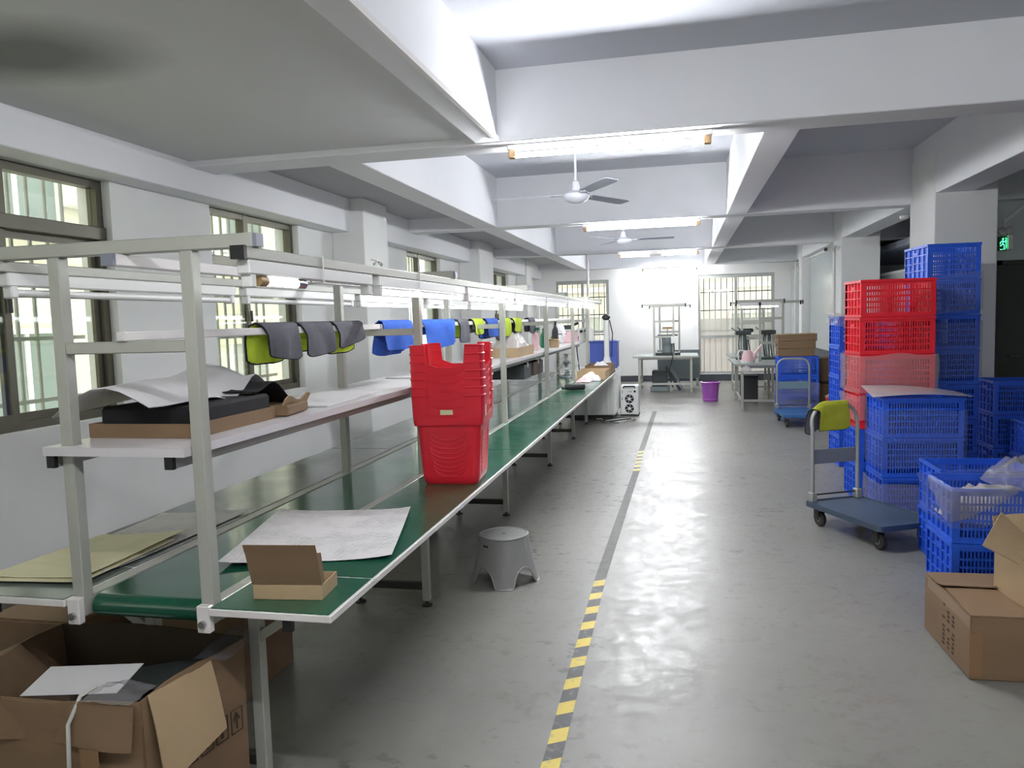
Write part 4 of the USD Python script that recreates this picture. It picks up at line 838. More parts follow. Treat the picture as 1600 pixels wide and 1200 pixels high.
# right foreground cartons
T = Thing('closed_carton', 'large brown carton with dented flaps on the floor at the right edge', 'carton', (1.5, 3.7, 0), 2, local=True); w, d, h = .36, .275, .272
T.part('body', MB().box(-w, w, -d, d, 0, h, ch=.006), 'carton')
rg = random.Random(3)
def flap_sheet(x0, x1, y0, y1, z, lift, seed, M=None):
    P = np.array([[[x0 + (x1 - x0) * u, y0 + (y1 - y0) * v + .012 * (meshkit.noise(np.array([u * 9, 0, seed]), seed) - .5) * (v > .9), z + lift * v ** 2 * (.4 + meshkit.noise(np.array([u * 5.0, v * 2, seed]), seed))] for v in np.linspace(0, 1, 6)] for u in np.linspace(0, 1, 16)]); return MB().sheet(P, .005)
T.part('flap', flap_sheet(-w, w, -d, .005, h + .004, .016, 1), 'carton'); T.part('flap', flap_sheet(-w, w, d, .008, h + .004, .022, 2), 'carton')
T.part('torn_flap', MB().prism(Polygon([(-.15, .03), (-.05, .05), (.06, .09), (.01, .03), (.05, -.03), (-.04, -.01), (-.10, -.02)]), h + .026, h + .031), 'carton')
T.part('tape', MB().box(-w - .002, -w, -d + .002, -d + .5, h - .05, h - .002).box(-w + .001, -w + .045, -d - .002, -d, .02, .2), 'carton_tape')
m = MB()
for c in range(3):
    for r_ in range(11):
        if rg.random() < .8: m.box(-w - .0012, -w, -.10 + c * .055, -.10 + c * .055 + .014 + .014 * rg.random(), .03 + r_ * .02, .03 + r_ * .02 + .011)
T.part('printed_text', m, 'print_dark', label='rows of faint dark print', kind='stuff'); m = MB()
for a in range(3):
    for b in range(3):
        if (a, b) != (1, 1): m.box(-.035 + a * .012, -.026 + a * .012, -d - .0014, -d, .13 + b * .014, .141 + b * .014)
T.part('printed_mark', m, 'print_dark', label='small dark printed square')
T = carton_open('open_carton', 'open brown carton with raised flaps on top of the large dented carton', (1.56, 3.62, .285), 8, .38, .30, .20, .005, 'carton_light', {'b': (25, .13), 'r': (40, .12)})
Q = np.array([[(1.20, 3.45, .565), (1.38, 3.76, .63)], [(1.335, 3.44, .492), (1.50, 3.73, .50)]]); g = np.zeros((6, 6, 3))
for i, u in enumerate(np.linspace(0, 1, 6)):
    for j, v in enumerate(np.linspace(0, 1, 6)): g[i, j] = Q[0, 0] * (1 - u) * (1 - v) + Q[1, 0] * u * (1 - v) + Q[0, 1] * (1 - u) * v + Q[1, 1] * u * v
T.part('flap', MB().sheet((g - T.loc) @ rot(8), .005), 'carton_light')

# small mailer box on the bench, open
T = Thing('mailer_box', 'small brown mailer box with raised lid on the near bench end', 'box', (-1.145, 2.06, .7515), 6, local=True)
T.part('tray', MB().tray(-.105, .105, -.065, .065, 0, .042, .004), 'carton_light')
L2 = np.array([[[x, -.064 - .035 * t, .045 + .105 * t] for x in np.linspace(-.107, .107, 4)] for t in np.linspace(0, 1, 4)]); T.part('lid', MB().sheet(L2, .003), 'carton')
T.part('lid_lip', MB().sheet(np.array([[[x * 1.03, -.099 - .010 * t, .15 + .026 * t] for x in np.linspace(-.105, .105, 4)] for t in np.linspace(0, 1, 3)]), .003), 'carton')
for s in (-1, 1): T.part('side_flap', MB().prism(Polygon([(-.064, .045), (-.098, .15), (-.06, .14), (-.04, .05)]), -.0015, .0015, M=np.array([[0, 0, 1], [1, 0, 0], [0, 1, 0]]), c=(s * .104, 0, 0)), 'carton')
# newspapers and paper on the tables
def flat_sheet(name, label, corners, z, mt, cat, curl=.0, n=10, seed=0, th=.0012):
    a, b, c, d = (np.array(q, float) for q in corners); P = np.zeros((n, n, 3))
    for i, u in enumerate(np.linspace(0, 1, n)):
        for j, v in enumerate(np.linspace(0, 1, n)):
            q = a * (1 - u) * (1 - v) + b * u * (1 - v) + c * u * v + d * (1 - u) * v; P[i, j] = (*q, z + curl * meshkit.noise(np.array([u * 3, v * 3, seed]), seed) + curl * 1.5 * (2 * abs(u - .5)) ** 6)
    p = obj(name, MB().sheet(P, th), mt, smooth=True); tag(p, label, cat)
flat_sheet('newspaper', 'open newspaper sheet spread across belt and aisle-side table', [(-1.535, 2.25), (-.972, 2.40), (-1.14, 3.05), (-1.70, 2.96)], .754, 'newsprint', 'newspaper', .006, 14, 3)
flat_sheet('newspaper', 'worn newspaper under the cream sheets on the window-side table', [(-1.865, 2.12), (-1.85, 2.95), (-2.2, 2.85), (-2.2, 2.3)], .7535, 'newsprint', 'newspaper', .004, 10, 4)
flat_sheet('paper_sheet', 'cream lined sheet on the window-side table, uppermost', [(-2.22, 2.02), (-1.88, 2.05), (-1.90, 2.60), (-2.20, 2.50)], .7615, 'paper_cream', 'paper', .004, 10, 5)
flat_sheet('paper_sheet', 'cream lined sheet peeping out beneath the uppermost one', [(-2.235, 1.99), (-1.86, 2.02), (-1.875, 2.5), (-2.2, 2.45)], .7585, 'paper_cream', 'paper', .002, 8, 6)
# things on the shelf
ZS = 1.2135
T = Thing('flat_box', 'shallow brown box under black foam on the near shelf', 'box', (-1.63, 2.32, ZS)); T.part('tray', MB().tray(-1.85, -1.47, 2.08, 2.56, ZS, ZS + .045, .005), 'carton')
p = obj('foam_block', MB().box(-1.825, -1.475, 2.10, 2.54, ZS + .005, ZS + .095, ch=.01), 'foam_black'); tag(p, 'black foam block lying in the shallow brown box', 'foam')
P = np.zeros((26, 9, 3))
for i, u in enumerate(np.linspace(0, 1, 26)):
    for j, v in enumerate(np.linspace(0, 1, 9)):
        P[i, j] = (-1.93 + .40 * v - .03 * u, 2.02 + .70 * u, ZS + .108 + .075 * math.sin(math.pi * min(1, v * 1.15)) ** 1 + (.055 * math.exp(-((u - .80) / .10) ** 2) - .02 * math.exp(-((u - .55) / .10) ** 2)) * (v ** 1.2) - .03 * (1 - v) * (1 - u) * 1.2 - .05 * max(0, u - .9) * 8 * v)
p = obj('curled_sheet', MB().sheet(P, .004), 'paper_white', smooth=True); tag(p, 'white curled sheet draped over the black foam', 'sheet')
P = np.zeros((16, 5, 3))
for i, u in enumerate(np.linspace(0, 1, 16)):
    for j, v in enumerate(np.linspace(0, 1, 5)): P[i, j] = (-1.62 + .14 * v, 2.45 + .36 * u, ZS + .10 + .065 * math.exp(-((u - .38) / .25) ** 2) - .085 * u)
p = obj('black_sheet', MB().sheet(P, .005), 'foam_black', smooth=True); tag(p, 'black curved sheet arching off the far side of the foam', 'sheet')
T = Thing('flat_box', 'crumpled small brown box end beside the black foam', 'box', (-1.5, 2.7, ZS)); T.part('tray', MB().obox((-1.53, 2.69, ZS + .022), (.16, .22, .04), rz=8, ch=.006), 'carton'); T.part('flap', MB().sheet(np.array([[[-1.47 + .02 * t, 2.60 + .2 * u, ZS + .03 + .035 * t + .012 * math.sin(u * 9)] for u in np.linspace(0, 1, 8)] for t in (0, .5, 1)]), .004), 'carton_light', smooth=40)
for i, (a, b, lab) in enumerate([(2.9, 3.6, 'thin white paper stack on the shelf between the second posts'), (4.4, 5.4, 'long white paper sheet on the shelf behind the red stools')]):
    p = obj('paper_sheet', MB().obox((-1.60, (a + b) / 2, ZS + .004), (.3, b - a, .006), rz=3 * (1 - 2 * i)), 'paper_white'); tag(p, lab, 'paper')
T = carton_open('tray_carton', 'low pale carton tray holding a plastic bag on the shelf', (-1.58, 7.05, ZS), 90, .75, .30, .085, .005, 'carton_light', {})
crumple('plastic_bag', 'white plastic bag bulging out of the pale carton tray', -1.70, -1.46, 6.75, 7.4, ZS + .06, .17, 'film_dense', 31, freq=12)
def bottle(name, label, x, y, z, r, h, mt, cap_mt, spray=False, group=None):
    T = Thing(name, label, 'bottle', (x, y, z), group=group); T.part('body', MB().lathe([(0, 0), (r, .002), (r, h * .62), (r * .8, h * .72), (r * .32, h * .82), (r * .32, h * .86), (0, h * .86)], (x, y, z), 16), mt, smooth=40)
    if spray: T.part('trigger', MB().cyl((x, y, z + h * .84), (x, y, z + h * .93), r * .36, 10).obox((x + .012, y, z + h * .96), (.07, .022, .028)).obox((x + .03, y, z + h * .88), (.008, .014, .05), ry=20), cap_mt)
    else: T.part('cap', MB().cyl((x, y, z + h * .85), (x, y, z + h), r * .38, 12), cap_mt, smooth=40)
bottle('spray_bottle', 'pink bottle with dark green trigger on the shelf', -1.55, 8.15, ZS, .04, .24, 'pink', 'green_plastic', True)
bottle('bottle', 'dark green bottle beside the pink one on the shelf', -1.55, 8.75, ZS, .04, .26, 'green_plastic', 'black_cap')
bottle('bottle', 'light green bottle with dark cap on the shelf', -1.60, 8.95, ZS, .045, .22, 'teal_plastic', 'black_cap')
bottle('bottle', 'dark slim bottle on the shelf past the green ones', -1.50, 9.2, ZS, .032, .30, 'dark_machine', 'black_cap')
bottle('bottle', 'second dark slim bottle next to the first on the shelf', -1.55, 9.42, ZS, .032, .27, 'dark_machine', 'chrome')
bottle('bottle', 'amber jar standing near the fourth post on the shelf', -1.62, 9.85, ZS, .055, .15, 'amber', 'white_plastic')
for i, (y, lab) in enumerate([(7.55, 'white upright tube on the shelf behind the plastic bag'), (7.95, 'second white upright tube on the shelf beside the pink bottle')]):
    T = Thing('white_tube', lab, 'tube', (-1.68, y, ZS)); T.part('body', MB().lathe([(0, 0), (.022, 0), (.022, .22), (.018, .235), (0, .235)], (-1.68, y, ZS), 14), 'white_plastic', smooth=40); T.part('cap', MB().cyl((-1.68, y, ZS + .235), (-1.68, y, ZS + .255), .016, 12), 'cart_plate', smooth=40)
T = Thing('small_carton', 'small orange brown carton in front of the green bottles', 'box', (-1.48, 8.85, ZS)); T.part('body', MB().obox((-1.46, 8.85, ZS + .045), (.11, .12, .09), rz=5, ch=.004), 'carton_light'); T.part('flap', MB().obox((-1.46, 8.80, ZS + .093), (.11, .05, .004), rz=5, rx=8), 'carton')
T = Thing('paper_bundle', 'bundle of crumpled white wrapping on the shelf near the far posts', 'bundle', (-1.6, 10.15, ZS)); m = MB(); s = trimesh.creation.icosphere(3, 1); v = s.vertices * [.08, .12, .16] * (.75 + .5 * meshkit.fbm(s.vertices * 2.4, 3, 4))[:, None] + [-1.6, 10.15, ZS + .13]; m.add(v, s.faces); T.part('wrapping', m, 'paper_white', smooth=30); T.part('tie', MB().tube([(-1.6 + .085 * math.cos(a), 10.15 + .115 * math.sin(a), ZS + .13) for a in np.linspace(0, 6.28, 20)], .004, 6), 'cord_dark', smooth=40)
T = Thing('storage_box', 'pale pink box with a white bundle on the far end of the shelf', 'box', (-1.58, 10.6, ZS)); T.part('body', MB().box(-1.72, -1.44, 10.40, 10.80, ZS, ZS + .16, ch=.006), 'pink'); T.part('lid', MB().box(-1.73, -1.43, 10.39, 10.81, ZS + .16, ZS + .18, ch=.004), 'white_plastic')
T = Thing('dark_gadget', 'dark hand tool lying on the pale pink box', 'tool', (-1.55, 10.7, ZS + .18)); T.part('body', MB().obox((-1.55, 10.65, ZS + .21), (.14, .16, .055), ch=.015), 'dark_machine'); T.part('handle', MB().cyl((-1.55, 10.72, ZS + .215), (-1.45, 10.85, ZS + .26), .018, 10), 'black_cap', smooth=40)
# dark bins hanging below the far shelf and drum fan on the belt
for i, (y, lab, w_) in enumerate([(7.05, 'dark grey parts bin hanging under the shelf', .32), (7.6, 'maroon parts bin hanging under the shelf', .5)]):
    T = Thing('parts_bin', lab, 'bin', (-1.6, y, 1.0)); mt = 'dark_machine' if i == 0 else 'carton_dark'; T.part('bin', MB().tray(-1.74, -1.42, y - w_ / 2, y + w_ / 2, 1.0, 1.13, .005), mt); T.part('hanger', MB().box(-1.426, -1.416, y - .02, y + .02, 1.1, 1.149), 'alu'); T.part('hanger', MB().box(-1.744, -1.734, y - .02, y + .02, 1.1, 1.187), 'alu')
T = Thing('drum_fan', 'round white fan standing on the belt under the far shelf', 'fan', (-1.55, 10.35, .746)); C = np.array([-1.55, 10.35, .93]); m = MB()
for r_ in (.06, .10, .14, .165): m.tube([C + [r_ * math.cos(a), -.05 * (1 - (r_ / .17) ** 2) - .01, r_ * math.sin(a)] for a in np.linspace(0, 2 * math.pi, 28)], .003, 5, cap=False)
for k in range(16): a = k * math.pi / 8; m.tube([C + [.03 * math.cos(a), -.06, .03 * math.sin(a)], C + [.165 * math.cos(a), -.012, .165 * math.sin(a)]], .002, 5)
T.part('guard', m, 'white_plastic'); m = MB()
for k in range(3):
    a = 120 * k; m.add((_BV * [.05, .006, .11] + [0, 0, .085]) @ rot(0, 0, a).T @ np.eye(3) + C, _BF)
T.part('blades', m, 'white_plastic'); T.part('motor', MB().cyl(C + [0, 0, 0], C + [0, .12, 0], .05, 18), 'grey_machine', smooth=40); T.part('base', MB().lathe([(0, 0), (.11, 0), (.10, .02), (.03, .04), (.025, .1), (0, .1)], (-1.55, 10.40, .7465), 22), 'grey_machine', smooth=40)
# things at the far end of the aisle-side table
T = Thing('drinks_bottle', 'dark green thermos bottle lying on the bench', 'bottle', (-1.2, 8.4, .79)); a, b = np.array([-1.31, 8.36, .7905]), np.array([-1.07, 8.46, .7905]); dv = (b - a); T.part('body', MB().tube([a + dv * t for t in (.12, .2, .35, .95, 1)], [.02, .03, .038, .038, .034], 18), 'dark_machine', smooth=40); T.part('cap', MB().tube([a, a + dv * .13], .022, 14), 'chrome', smooth=40)
T = carton_open('tray_carton', 'brown open carton tray with scraps at the far end of the bench', (-1.15, 10.1, .752), 90, .62, .36, .11, .006, 'carton_light', {})
crumple('paper_scraps', 'white and cream paper scraps in front of the carton tray', -1.27, -1.02, 9.62, 9.86, .752, .10, 'paper_white', 41, cat='paper scraps', freq=22)
crumple('paper_scraps', 'pink paper scraps lying beside the white ones on the bench', -1.30, -1.12, 9.42, 9.66, .752, .05, 'pink', 42, cat='paper scraps', freq=22)
T = carton_open('tray_carton', 'brown open carton tray, the farther one on the bench', (-1.15, 10.95, .752), 90, .66, .36, .13, .006, 'carton', {})
crumple('paper_scraps', 'white scraps filling the farther carton tray', -1.26, -1.0, 10.68, 11.02, .80, .12, 'paper_white', 43, cat='paper scraps', freq=20)
T = Thing('press_stand', 'tall white column press with brown knob at the line end', 'machine', (-1.12, 11.7, .74)); 
T = T; T.part('base', MB().lathe([(0, .0), (.12, .0), (.10, .04), (.05, .16), (.045, .2), (0, .2)], (-1.12, 11.62, .752), 20), 'teal_plastic' if False else 'white_plastic', smooth=40); T.part('column', MB().cyl((-1.12, 11.62, .93), (-1.12, 11.62, 1.50), .04, 18), 'white_plastic', smooth=40); T.part('knob', MB().lathe([(0, 0), (.03, 0), (.06, .03), (.06, .06), (.03, .085), (0, .09)], (-1.12, 11.62, 1.50), 18), 'steel_dark', smooth=40); T.part('cable', MB().tube([(-1.07, 11.62, 1.5), (-1.03, 11.64, 1.3), (-1.05, 11.64, .95)], .008, 6), 'cord_dark', smooth=40)
T = Thing('control_box', 'white control box with two dark knobs on the line end post', 'machine', (-1.42, 11.4, 1.22)); T.part('box', MB().box(-1.53, -1.29, 11.32, 11.42, 1.20, 1.40, ch=.006), 'white_plastic'); 
for x in (-1.46, -1.40): T.part('knob', MB().lathe([(0, 0), (.022, 0), (.02, .03), (0, .03)], (x, 11.32, 1.35), 14, rot(0, 90)), 'black_cap', smooth=40)
T.part('cable', MB().tube([(-1.50, 11.33, 1.3), (-1.53, 11.3, 1.1), (-1.50, 11.3, .78)], .008, 6), 'cord_dark', smooth=40); T.part('bracket', MB().box(-1.40, -1.36, 11.2, 11.34, 1.25, 1.35), 'alu')
T = Thing('blue_bin', 'deep blue bin standing on the cabinet behind the press column', 'bin', (-1.2, 12.2, .75)); T.part('body', MB().box(-1.42, -1.0, 11.98, 12.4, .76, 1.16, ch=.01), 'bin_blue'); T.part('rim', MB().box(-1.43, -.99, 11.97, 12.41, 1.155, 1.18, ch=.006), 'bin_blue')
T = Thing('utility_cabinet', 'pale grey cabinet with ribbed front under the line end', 'cabinet', (-1.3, 11.9, 0)); T.part('body', MB().box(-1.72, -1.0, 11.5, 12.5, .08, .75, ch=.006), 'white_plastic'); m = MB()
for x in np.linspace(-1.69, -1.03, 9): m.box(x - .018, x + .018, 11.485, 11.5, .10, .72)
for y in np.linspace(11.55, 12.45, 10): m.box(-1.0, -.985, y - .02, y + .02, .10, .72)
T.part('ribs', m, 'white_plastic'); T.part('plinth', MB().box(-1.68, -1.04, 11.55, 12.45, 0, .08), 'steel_dark')
T = Thing('loose_cables', 'tangle of pale and dark cables on the floor by the white fan box', 'cable', (-1.1, 11.7, 0)); rr = random.Random(4)
for k in range(5):
    x0 = -1.4 + .08 * k; pts = [(x0 + .45 * t + .06 * math.sin(7 * t + k), 11.25 + .12 * math.sin(5 * t + k * 1.3) + .05 * k, .008 + .03 * abs(math.sin(3 * t + k))) for t in np.linspace(0, 1, 14)]; T.part('cable', MB().tube(pts, .007, 6), 'cord' if k % 2 else 'cord_dark', smooth=40)
# white fan box on the floor
T = Thing('fan_filter_box', 'white box with two dark round fans standing on the floor', 'machine', (-.81, 12.1, 0)); x0, x1, y0, y1 = -.96, -.68, 12.0, 12.35
T.part('body', MB().box(x0, x1, y0, y1, .02, .47, ch=.012), 'white_plastic'); T.part('base', MB().box(x0 - .003, x1 + .003, y0 - .003, y1, .0, .025), 'steel_dark'); T.part('carry_handle', MB().tube([(-.91, 12.0, .44), (-.90, 11.97, .468), (-.74, 11.97, .468), (-.73, 12.0, .44)], .009, 8), 'black_cap', smooth=40)
for z in (.27, .12):
    p = T.part('fan', MB().lathe([(.022, .004), (.068, .004), (.068, -.002), (.022, -.002)], (-.82, y0, z), 26, rot(0, 90)), 'black_cap', smooth=40); m = MB()
    for k in range(6): a = k * math.pi / 3; m.tube([(-.82 + .02 * math.cos(a), y0 - .007, z + .02 * math.sin(a)), (-.82 + .066 * math.cos(a + .4), y0 - .007, z + .066 * math.sin(a + .4))], .004, 5)
    T.part('guard', m.lathe([(0, .008), (.022, .008), (.022, .0), (0, 0)], (-.82, y0, z), 18, rot(0, 90)), 'white_plastic', parent=p)
T.part('dial', MB().lathe([(0, .01), (.016, .01), (.018, 0), (0, 0)], (-.735, y0, .385), 16, rot(0, 90)), 'black_cap', smooth=40)
for x, z in ((-.93, .385), (-.93, .27), (-.82, .385), (-.79, .385)): T.part('button', MB().obox((x, y0 - .003, z), (.01, .008, .02 if x > -.9 else .05), ch=.002), 'dark_machine')
# purple bin
T = Thing('purple_bucket', 'purple plastic bucket on the floor left of the far right table', 'bucket', (.47, 14.05, 0)); T.part('body', MB().lathe([(0, .003), (.125, .0), (.13, .01), (.158, .34), (.153, .34), (.125, .012), (0, .012)], (.47, 14.05, 0), 32), 'purple', smooth=40); T.part('rim', MB().lathe([(.154, .335), (.178, .33), (.18, .345), (.154, .352)], (.47, 14.05, 0), 32), 'purple', smooth=40); T.part('lower_band', MB().lathe([(.132, .03), (.137, .035), (.137, .05), (.133, .055)], (.47, 14.05, 0), 32), 'purple', smooth=40)

# ---------------------------------------------------------------- far tables with light frames
def far_table(label, x0, x1, y0, y1, z, top_m, shelf_z=.2):
    T = Thing('work_table', label, 'table', ((x0 + x1) / 2, (y0 + y1) / 2, 0)); T.part('table_top', MB().box(x0, x1, y0, y1, z - .03, z, ch=.004), top_m); T.part('edge_strip', MB().box(x0 - .002, x1 + .002, y0 - .004, y0, z - .032, z + .002), 'alu')
    for x in (x0 + .12, x1 - .14):
        for y in (y0 + .08, y1 - .08): T.part('leg', MB().box(x - .022, x + .022, y - .022, y + .022, 0, z - .03, ch=.003), 'alu')
    T.part('front_rail', MB().box(x0 + .12, x1 - .14, y0 + .065, y0 + .095, shelf_z - .04, shelf_z), 'alu'); T.part('apron', MB().box(x0 + .12, x1 - .14, y0 + .07, y0 + .09, z - .075, z - .03), 'alu')
    for x in (x0 + .12, x1 - .14): T.part('side_rail', MB().box(x - .015, x + .015, y0 + .08, y1 - .08, shelf_z - .04, shelf_z), 'alu')
    return T
def light_frame(label, xa, xb, xl, xr, y, z0, z1, bars, posts=True):
    T = Thing('light_frame', label, 'frame', ((xa + xb) / 2, y, z0))
    for x in (xa, xb): T.part('post', MB().box(x - .02, x + .02, y - .02, y + .02, z0, z1, ch=.003), 'alu')
    p = T.part('top_bar', MB().box(xl, xr, y - .02, y + .02, z1, z1 + .04, ch=.003), 'alu')
    for x in (xl, xr): T.part('end_cap', MB().box(x - .012, x + .012, y - .021, y + .021, z1 - .03, z1 + .041), 'black_cap', parent=p, label='black plastic end cap')
    for z in bars: T.part('cross_bar', MB().box(xa, xb, y - .018, y + .018, z - .02, z + .02), 'alu')
    return T
T = far_table('grey work table standing before the bright far wall', -.98, .30, 15.55, 16.75, .74, 'table_grey')
light_frame('grey light frame on the table before the bright far wall', -.56, -.18, -.79, .06, 15.75, .74, 1.74, [1.43, 1.12])
light_frame('second grey light frame behind the first on the far table', -.47, -.07, -.68, .16, 16.55, .74, 1.72, [1.42, 1.2])
T = Thing('sealing_machine', 'grey cylinder machine with dark plate on the far table', 'machine', (-.32, 16.05, .74)); T.part('base', MB().box(-.58, -.05, 15.85, 16.3, .74, .79, ch=.01), 'dark_machine'); T.part('cylinder', MB().cyl((-.30, 16.08, .79), (-.30, 16.08, 1.13), .12, 26), 'grey_machine', smooth=40); T.part('plate', MB().box(-.50, -.10, 15.9, 16.3, 1.13, 1.155, ch=.004), 'dark_machine'); T.part('arm', MB().box(-.40, -.18, 15.93, 15.97, 1.27, 1.31).box(-.31, -.29, 15.94, 15.97, 1.155, 1.28), 'socket_brown'); T.part('switch_box', MB().box(-.23, -.14, 15.70, 15.73, .98, 1.12, ch=.004), 'white_plastic')
T.part('cable', MB().tube([(-.18, 15.71, .99), (-.17, 15.6, .85), (-.2, 15.53, .7), (-.28, 15.6, .4), (-.2, 15.7, .1)], .01, 6), 'cord_dark', smooth=40)
T = Thing('foot_pedal_box', 'dark motor unit on the floor under the far table', 'machine', (-.4, 16.1, 0)); T.part('body', MB().box(-.62, -.32, 15.95, 16.3, .10, .42, ch=.012), 'dark_machine'); T.part('base', MB().box(-.66, -.28, 15.9, 16.35, 0, .1, ch=.008), 'grey_machine'); T.part('strut', MB().obox((-.12, 16.1, .25), (.04, .05, .56), ry=-28), 'cart_plate'); T.part('strut', MB().obox((-.2, 16.1, .25), (.06, .05, .56), ry=-30), 'dark_machine')
T = Thing('far_panel', 'grey board leaning behind the far table', 'panel', (-.1, 17.6, 0)); T.part('board', MB().box(-.55, .36, 17.3, 17.33, .15, .78), 'grey_machine'); T.part('board_foot', MB().box(-.5, -.45, 17.2, 17.42, 0, .16).box(.28, .33, 17.2, 17.42, 0, .16), 'alu')
T = far_table('pale work table with a pink watering can at the right', .80, 1.62, 12.65, 14.3, .745, 'table_grey', .17)
T = far_table('second pale work table behind the watering can table', .86, 1.75, 14.75, 16.2, .745, 'table_grey', .2)
light_frame('grey light frame behind the pink watering can', 1.24, 1.60, .87, 1.62, 13.25, .745, 1.72, [1.45, 1.05])
light_frame('grey light frame at the back of the watering can table', 1.02, 1.55, .92, 2.0, 14.15, .745, 1.70, [1.4, 1.1])
light_frame('grey light frame on the second pale table', 1.0, 1.5, .9, 2.2, 15.3, .745, 1.72, [1.35, 1.12])
T = Thing('hanging_lamp', 'white tube lamp under the frame behind the watering can', 'light fixture', (1.25, 13.25, 1.67)); T.part('housing', MB().box(.92, 1.56, 13.23, 13.27, 1.665, 1.715), 'batten_white'); T.part('tube', MB().cyl((.95, 13.25, 1.645), (1.53, 13.25, 1.645), .013, 10), 'bench_glow', smooth=40)
T = Thing('watering_can', 'pink watering can with long spout on the right table', 'watering can', (1.0, 12.9, .745)); c = (1.02, 12.92, .745); T.part('body', MB().lathe([(0, 0), (.10, 0), (.105, .01), (.085, .13), (.06, .19), (.05, .20), (.0, .2)], c, 24), 'pink', smooth=40); T.part('spout', MB().tube([(1.09, 12.92, .79), (1.14, 12.92, .9), (1.24, 12.92, 1.04)], [.045, .026, .012], 14), 'pink', smooth=40); T.part('handle', MB().tube([(.97, 12.92, .94), (.90, 12.92, .95), (.86, 12.92, .88), (.88, 12.92, .80), (.93, 12.92, .77)], .011, 8), 'white_plastic', smooth=40); T.part('foot_ring', MB().lathe([(.102, 0), (.108, .0), (.108, .035), (.10, .035)], c, 24), 'white_plastic', smooth=40)
for i, (x, y, lab) in enumerate([(1.02, 13.9, 'small dark clamping machine on the watering can table, window side'), (1.42, 13.85, 'small dark clamping machine on the watering can table, column side'), (1.2, 15.6, 'dark clamping machine on the second pale table')]):
    T = Thing('clamping_machine', lab, 'machine', (x, y, .745)); T.part('base', MB().box(x - .12, x + .12, y - .12, y + .14, .745, .78, ch=.006), 'dark_machine'); T.part('column', MB().cyl((x, y + .06, .78), (x, y + .06, 1.18), .045, 18), 'grey_machine', smooth=40); T.part('head', MB().obox((x, y, 1.21), (.26, .22, .07), ch=.012), 'dark_machine'); T.part('lever', MB().cyl((x - .1, y - .05, 1.23), (x - .2, y - .08, 1.30), .012, 8), 'chrome', smooth=40)
    for k in range(3): T.part('hose', MB().tube([(x - .06 + .05 * k, y - .05, 1.18), (x - .08 + .06 * k, y - .1, 1.0), (x - .05 + .06 * k, y - .06, .80)], .009, 6), 'cord_dark' if k != 1 else 'cord', smooth=40)
T = Thing('waste_bag', 'white bag hanging at the near leg of the watering can table', 'plastic bag', (.95, 12.62, .62)); s = trimesh.creation.icosphere(3, 1); T.part('bag', MB().add(s.vertices * [.085, .05, .055] * (.8 + .4 * meshkit.fbm(s.vertices * 2, 3, 2))[:, None] + [.97, 12.60, .655], s.faces), 'film_dense', smooth=30); T.part('knot', MB().cyl((.97, 12.62, .70), (.97, 12.645, .715), .012, 8), 'film_dense')
T = Thing('olive_box', 'dark olive box on the floor under the watering can table', 'box', (1.0, 14.0, 0)); T.part('body', MB().box(.98, 1.26, 13.8, 14.15, 0, .44, ch=.008), 'steel_dark'); T.part('lid', MB().box(.97, 1.27, 13.79, 14.16, .44, .47, ch=.005), 'steel_dark')
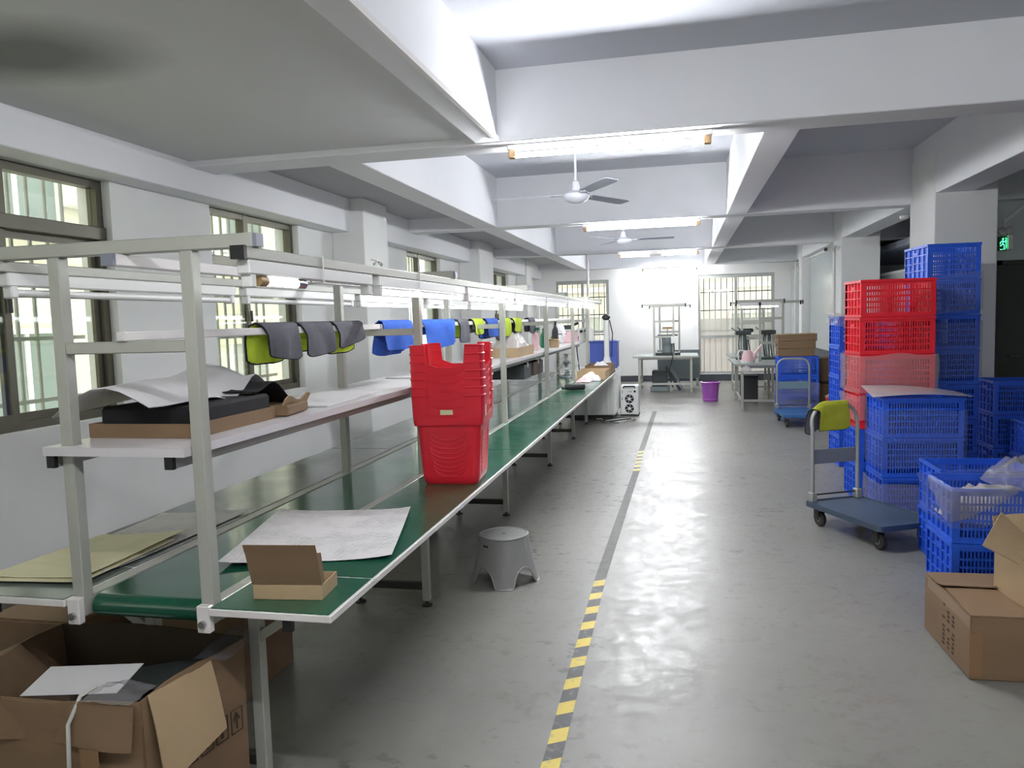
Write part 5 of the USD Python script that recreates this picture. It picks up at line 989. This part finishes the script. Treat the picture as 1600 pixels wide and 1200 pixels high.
# brown cartons on the crates behind the blue trolley
for i, (z, w_, lab) in enumerate([(.894, .50, 'flat brown carton directly on the blue crates, lowest of three'), (1.005, .52, 'flat brown carton in the middle of the three'), (1.116, .54, 'flat brown carton on top of the three')]):
    T = Thing('flat_carton', lab, 'carton', (1.62, 12.05, z)); T.part('body', MB().obox((1.62 + .005 * i, 12.05, z + .05), (w_, .38, .10), rz=1.5 * i - 1, ch=.005), 'carton'); T.part('lid', MB().obox((1.62 + .005 * i, 12.05, z + .103), (w_ + .012, .39, .006), rz=1.5 * i - 1, ry=-.6), 'carton_light'); T.part('side_slit', MB().obox((1.62 - w_ / 2 - .002, 12.0, z + .06), (.004, .1, .03), rz=1.5 * i - 1), 'carton_dark')
T = Thing('closed_carton', 'tall brown carton beside the crates behind the blue trolley', 'carton', (2.15, 12.3, 0)); T.part('body', MB().box(1.97, 2.36, 12.15, 12.6, 0, .84, ch=.006), 'carton'); T.part('flap', MB().box(1.972, 2.358, 12.152, 12.37, .84, .846), 'carton'); T.part('flap', MB().box(1.972, 2.358, 12.38, 12.598, .84, .846), 'carton'); T.part('fold_band', MB().box(1.966, 2.364, 12.146, 12.15, .46, .50), 'carton_dark')
sheets = Thing('cardboard_stack', 'stack of yellowish flattened cardboard beside the tall brown carton', 'cardboard', (2.28, 11.75, 0))
for k in range(14): sheets.part('sheet', MB().obox((2.30 + .006 * math.sin(k * 2.1), 11.78, .46 + .028 * k), (.26, .32, .022), rz=2 * math.sin(k * 1.7)), 'carton_light' if k % 2 else 'paper_cream')
T = Thing('low_carton', 'brown carton carrying the stack of flattened cardboard', 'carton', (2.3, 11.78, 0)); T.part('body', MB().box(2.16, 2.44, 11.6, 11.96, 0, .44, ch=.005), 'carton'); T.part('lid', MB().box(2.155, 2.445, 11.595, 11.965, .435, .446), 'carton_light')
T = Thing('red_bin', 'small dark red bin on the floor near the brown cartons', 'bin', (2.1, 11.3, 0)); T.part('body', MB().lathe([(0, .003), (.11, 0), (.14, .36), (.133, .36), (.105, .01), (0, .01)], (2.06, 11.25, 0), 24), 'crate_red', smooth=40); T.part('lid', MB().lathe([(.145, .355), (.15, .37), (.1, .4), (0, .41)], (2.06, 11.25, 0), 24), 'carton_light', smooth=40)
T = Thing('power_cord', 'thin pale cord looped on the aisle-side light rail', 'cord', (-1.165, 2.8, 1.776)); T.part('cord', MB().tube([(-1.165 + .01 * math.sin(a * 2), 2.80 + .07 * math.sin(a) + .02 * a, 1.776 + .02 * abs(math.cos(a))) for a in np.linspace(0, 5.5, 24)] , .003, 6), 'cord', smooth=40)
